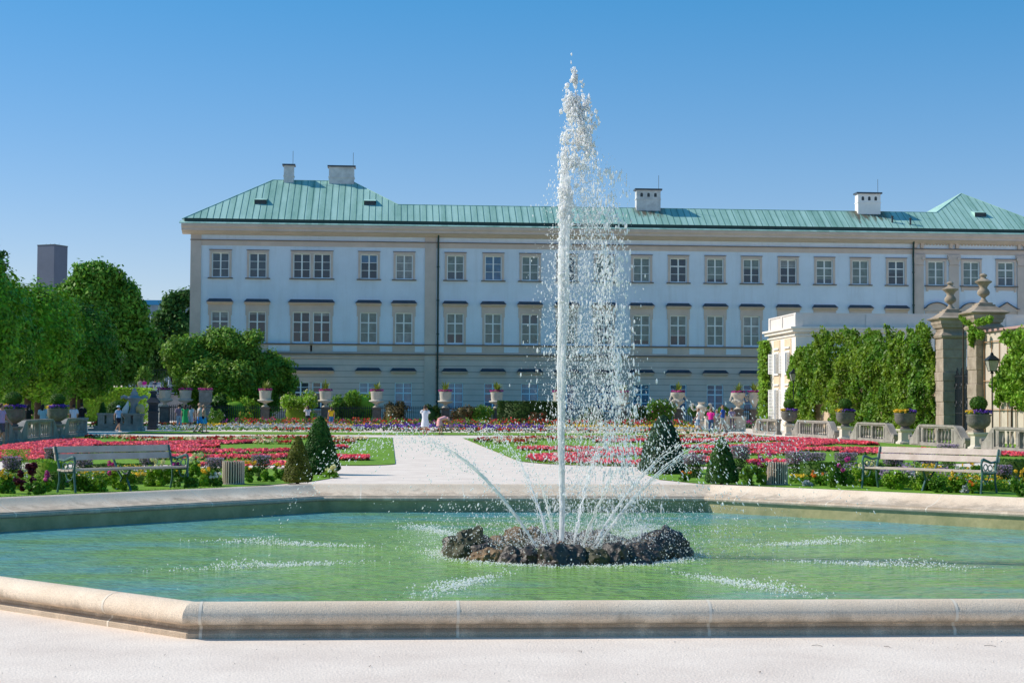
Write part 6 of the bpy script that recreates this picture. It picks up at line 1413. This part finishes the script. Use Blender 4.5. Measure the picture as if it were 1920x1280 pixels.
for k in range(8):
    P=np.array([p for q,p in foamP if q==k]); n=len(P); drops('foam',P,.003+.009*rng.random(n)**2.5,1.0,M_w,'white splash streak on the water below the '+names8[k],cat='foam',off=tuple(P[0]))
# foam and mist round the rocks
n=4500; a=rng.uniform(0,2*math.pi,n); r_=1.46+abs(rng.normal(0,.16,n)); P=np.stack([r_*np.cos(a),r_*np.sin(a),WZ+abs(rng.normal(0,.012,n))],1); drops('foam',P,.003+.007*rng.random(n)**2.5,1.0,M_w,'white foam fringe round the foot of the rock ring',cat='foam')
n=3800; P=np.stack([rng.normal(.75,.75,n),rng.normal(0,.7,n),WZ+.02+abs(rng.normal(0,.30,n))],1); drops('spray',P,.0025+.005*rng.random(n)**2,rng.uniform(1,2,n),M_wd,'low mist of drops bouncing over the right part of the rock ring')
n=1500; P=np.stack([rng.normal(-.9,.6,n),rng.normal(0,.7,n),WZ+.02+abs(rng.normal(0,.25,n))],1); drops('spray',P,.0025+.005*rng.random(n)**2,rng.uniform(1,2,n),M_wd,'low mist of drops over the left part of the rock ring')
n=520; P=np.stack([rng.normal(1.6,.7,n),rng.normal(.2,.8,n),rng.uniform(.0,1.75,n)],1); drops('spray',P,.004+.007*rng.random(n)**1.5,rng.uniform(1.5,3.2,n),M_wd,'scattered drops in front of the right cones',lean=np.tile([-.5,0],(n,1)))
n=260; P=np.stack([rng.normal(-1.1,.55,n),rng.normal(.2,.8,n),rng.uniform(-.1,1.2,n)],1); drops('spray',P,.004+.007*rng.random(n)**1.5,rng.uniform(1,2.2,n),M_wd,'scattered drops to the left of the tall jet',lean=np.tile([.4,0],(n,1)))

# fine mist of the curtain and column
n=20000; h=rng.uniform(.1,5.5,n); x=rng.normal(.12+.055*(5.6-h),.07+.05*(5.6-h)); y=rng.normal(0,.08+.07*(5.6-h)); P=np.stack([x*rx.x,x*rx.y+y,h+WZ],1); dn=np.array([noise.noise(Vector((p[0]*4,p[1]*2,p[2]*1.8))) for p in P]); P=P[dn>-.1]; n=len(P)
drops('falling_mist',P,.0016+.0022*rng.random(n),rng.uniform(2,6,n),M_wd,'finest mist filling the curtain right of the tall jet',off=(.3,0,WZ),lo=True)
n=9000; P=np.stack([rng.normal(.35,.95,n),rng.normal(0,.6,n),WZ+.02+abs(rng.normal(0,.34,n))],1); drops('falling_mist',P,.0015+.002*rng.random(n),rng.uniform(1,3,n),M_wd,'finest mist hanging over the rock ring',lo=True)
# loose stones, twigs and leaves on the gravel in front
n=1800; P=[]; 
while len(P)<n:
    x=rng.uniform(-7,6); y=rng.uniform(-11.9,-8.75)
    if y<-8.95 and abs(x)+abs(y)>0 and (x>-3.6 or (y<-8.95-(-3.6-x)*-1.0)) : P.append((x,y,.003))
P=np.array(P); q=.0018+.003*rng.random(n)**4
mi=rng.choice(3,n,p=[.6,.35,.05]); V=IV[None]*q[:,None,None]*(1+.25*rng.normal(0,1,(n,1,3)))*np.array([1,1,.6])+P[:,None,:]
Fc=(IF[None]+np.arange(n)[:,None,None]*len(IV)).reshape(-1,3); c0=P[0]
o=npobj('loose_stones',V.reshape(-1,3)-c0,Fc,[mat('pale_pebble',(.70,.64,.57),.9),mat('grey_pebble',(.62,.56,.50),.9),mat('brown_pebble',(.50,.42,.35),.9)],mi=np.repeat(mi,len(IF))); o.location=c0; tag(o,'loose grit scattered over the pale gravel in front of the basin','gravel',None,'stuff')
b=MB(); rr=random.Random(3)
for k in range(18):
    x=rr.uniform(-4.5,4.5); y=rr.uniform(-11.3,-9.2); a=rr.uniform(0,3.14); L=rr.uniform(.01,.045); b.tube([(x,y,.006),(x+L*math.cos(a),y+L*math.sin(a),.01),(x+1.9*L*math.cos(a+.3),y+1.9*L*math.sin(a+.3),.005)],.0016,4)
o=b.build('twigs',M_bark,None); tag(o,'tiny dry twigs lying on the gravel in front of the basin','litter',None,'stuff')
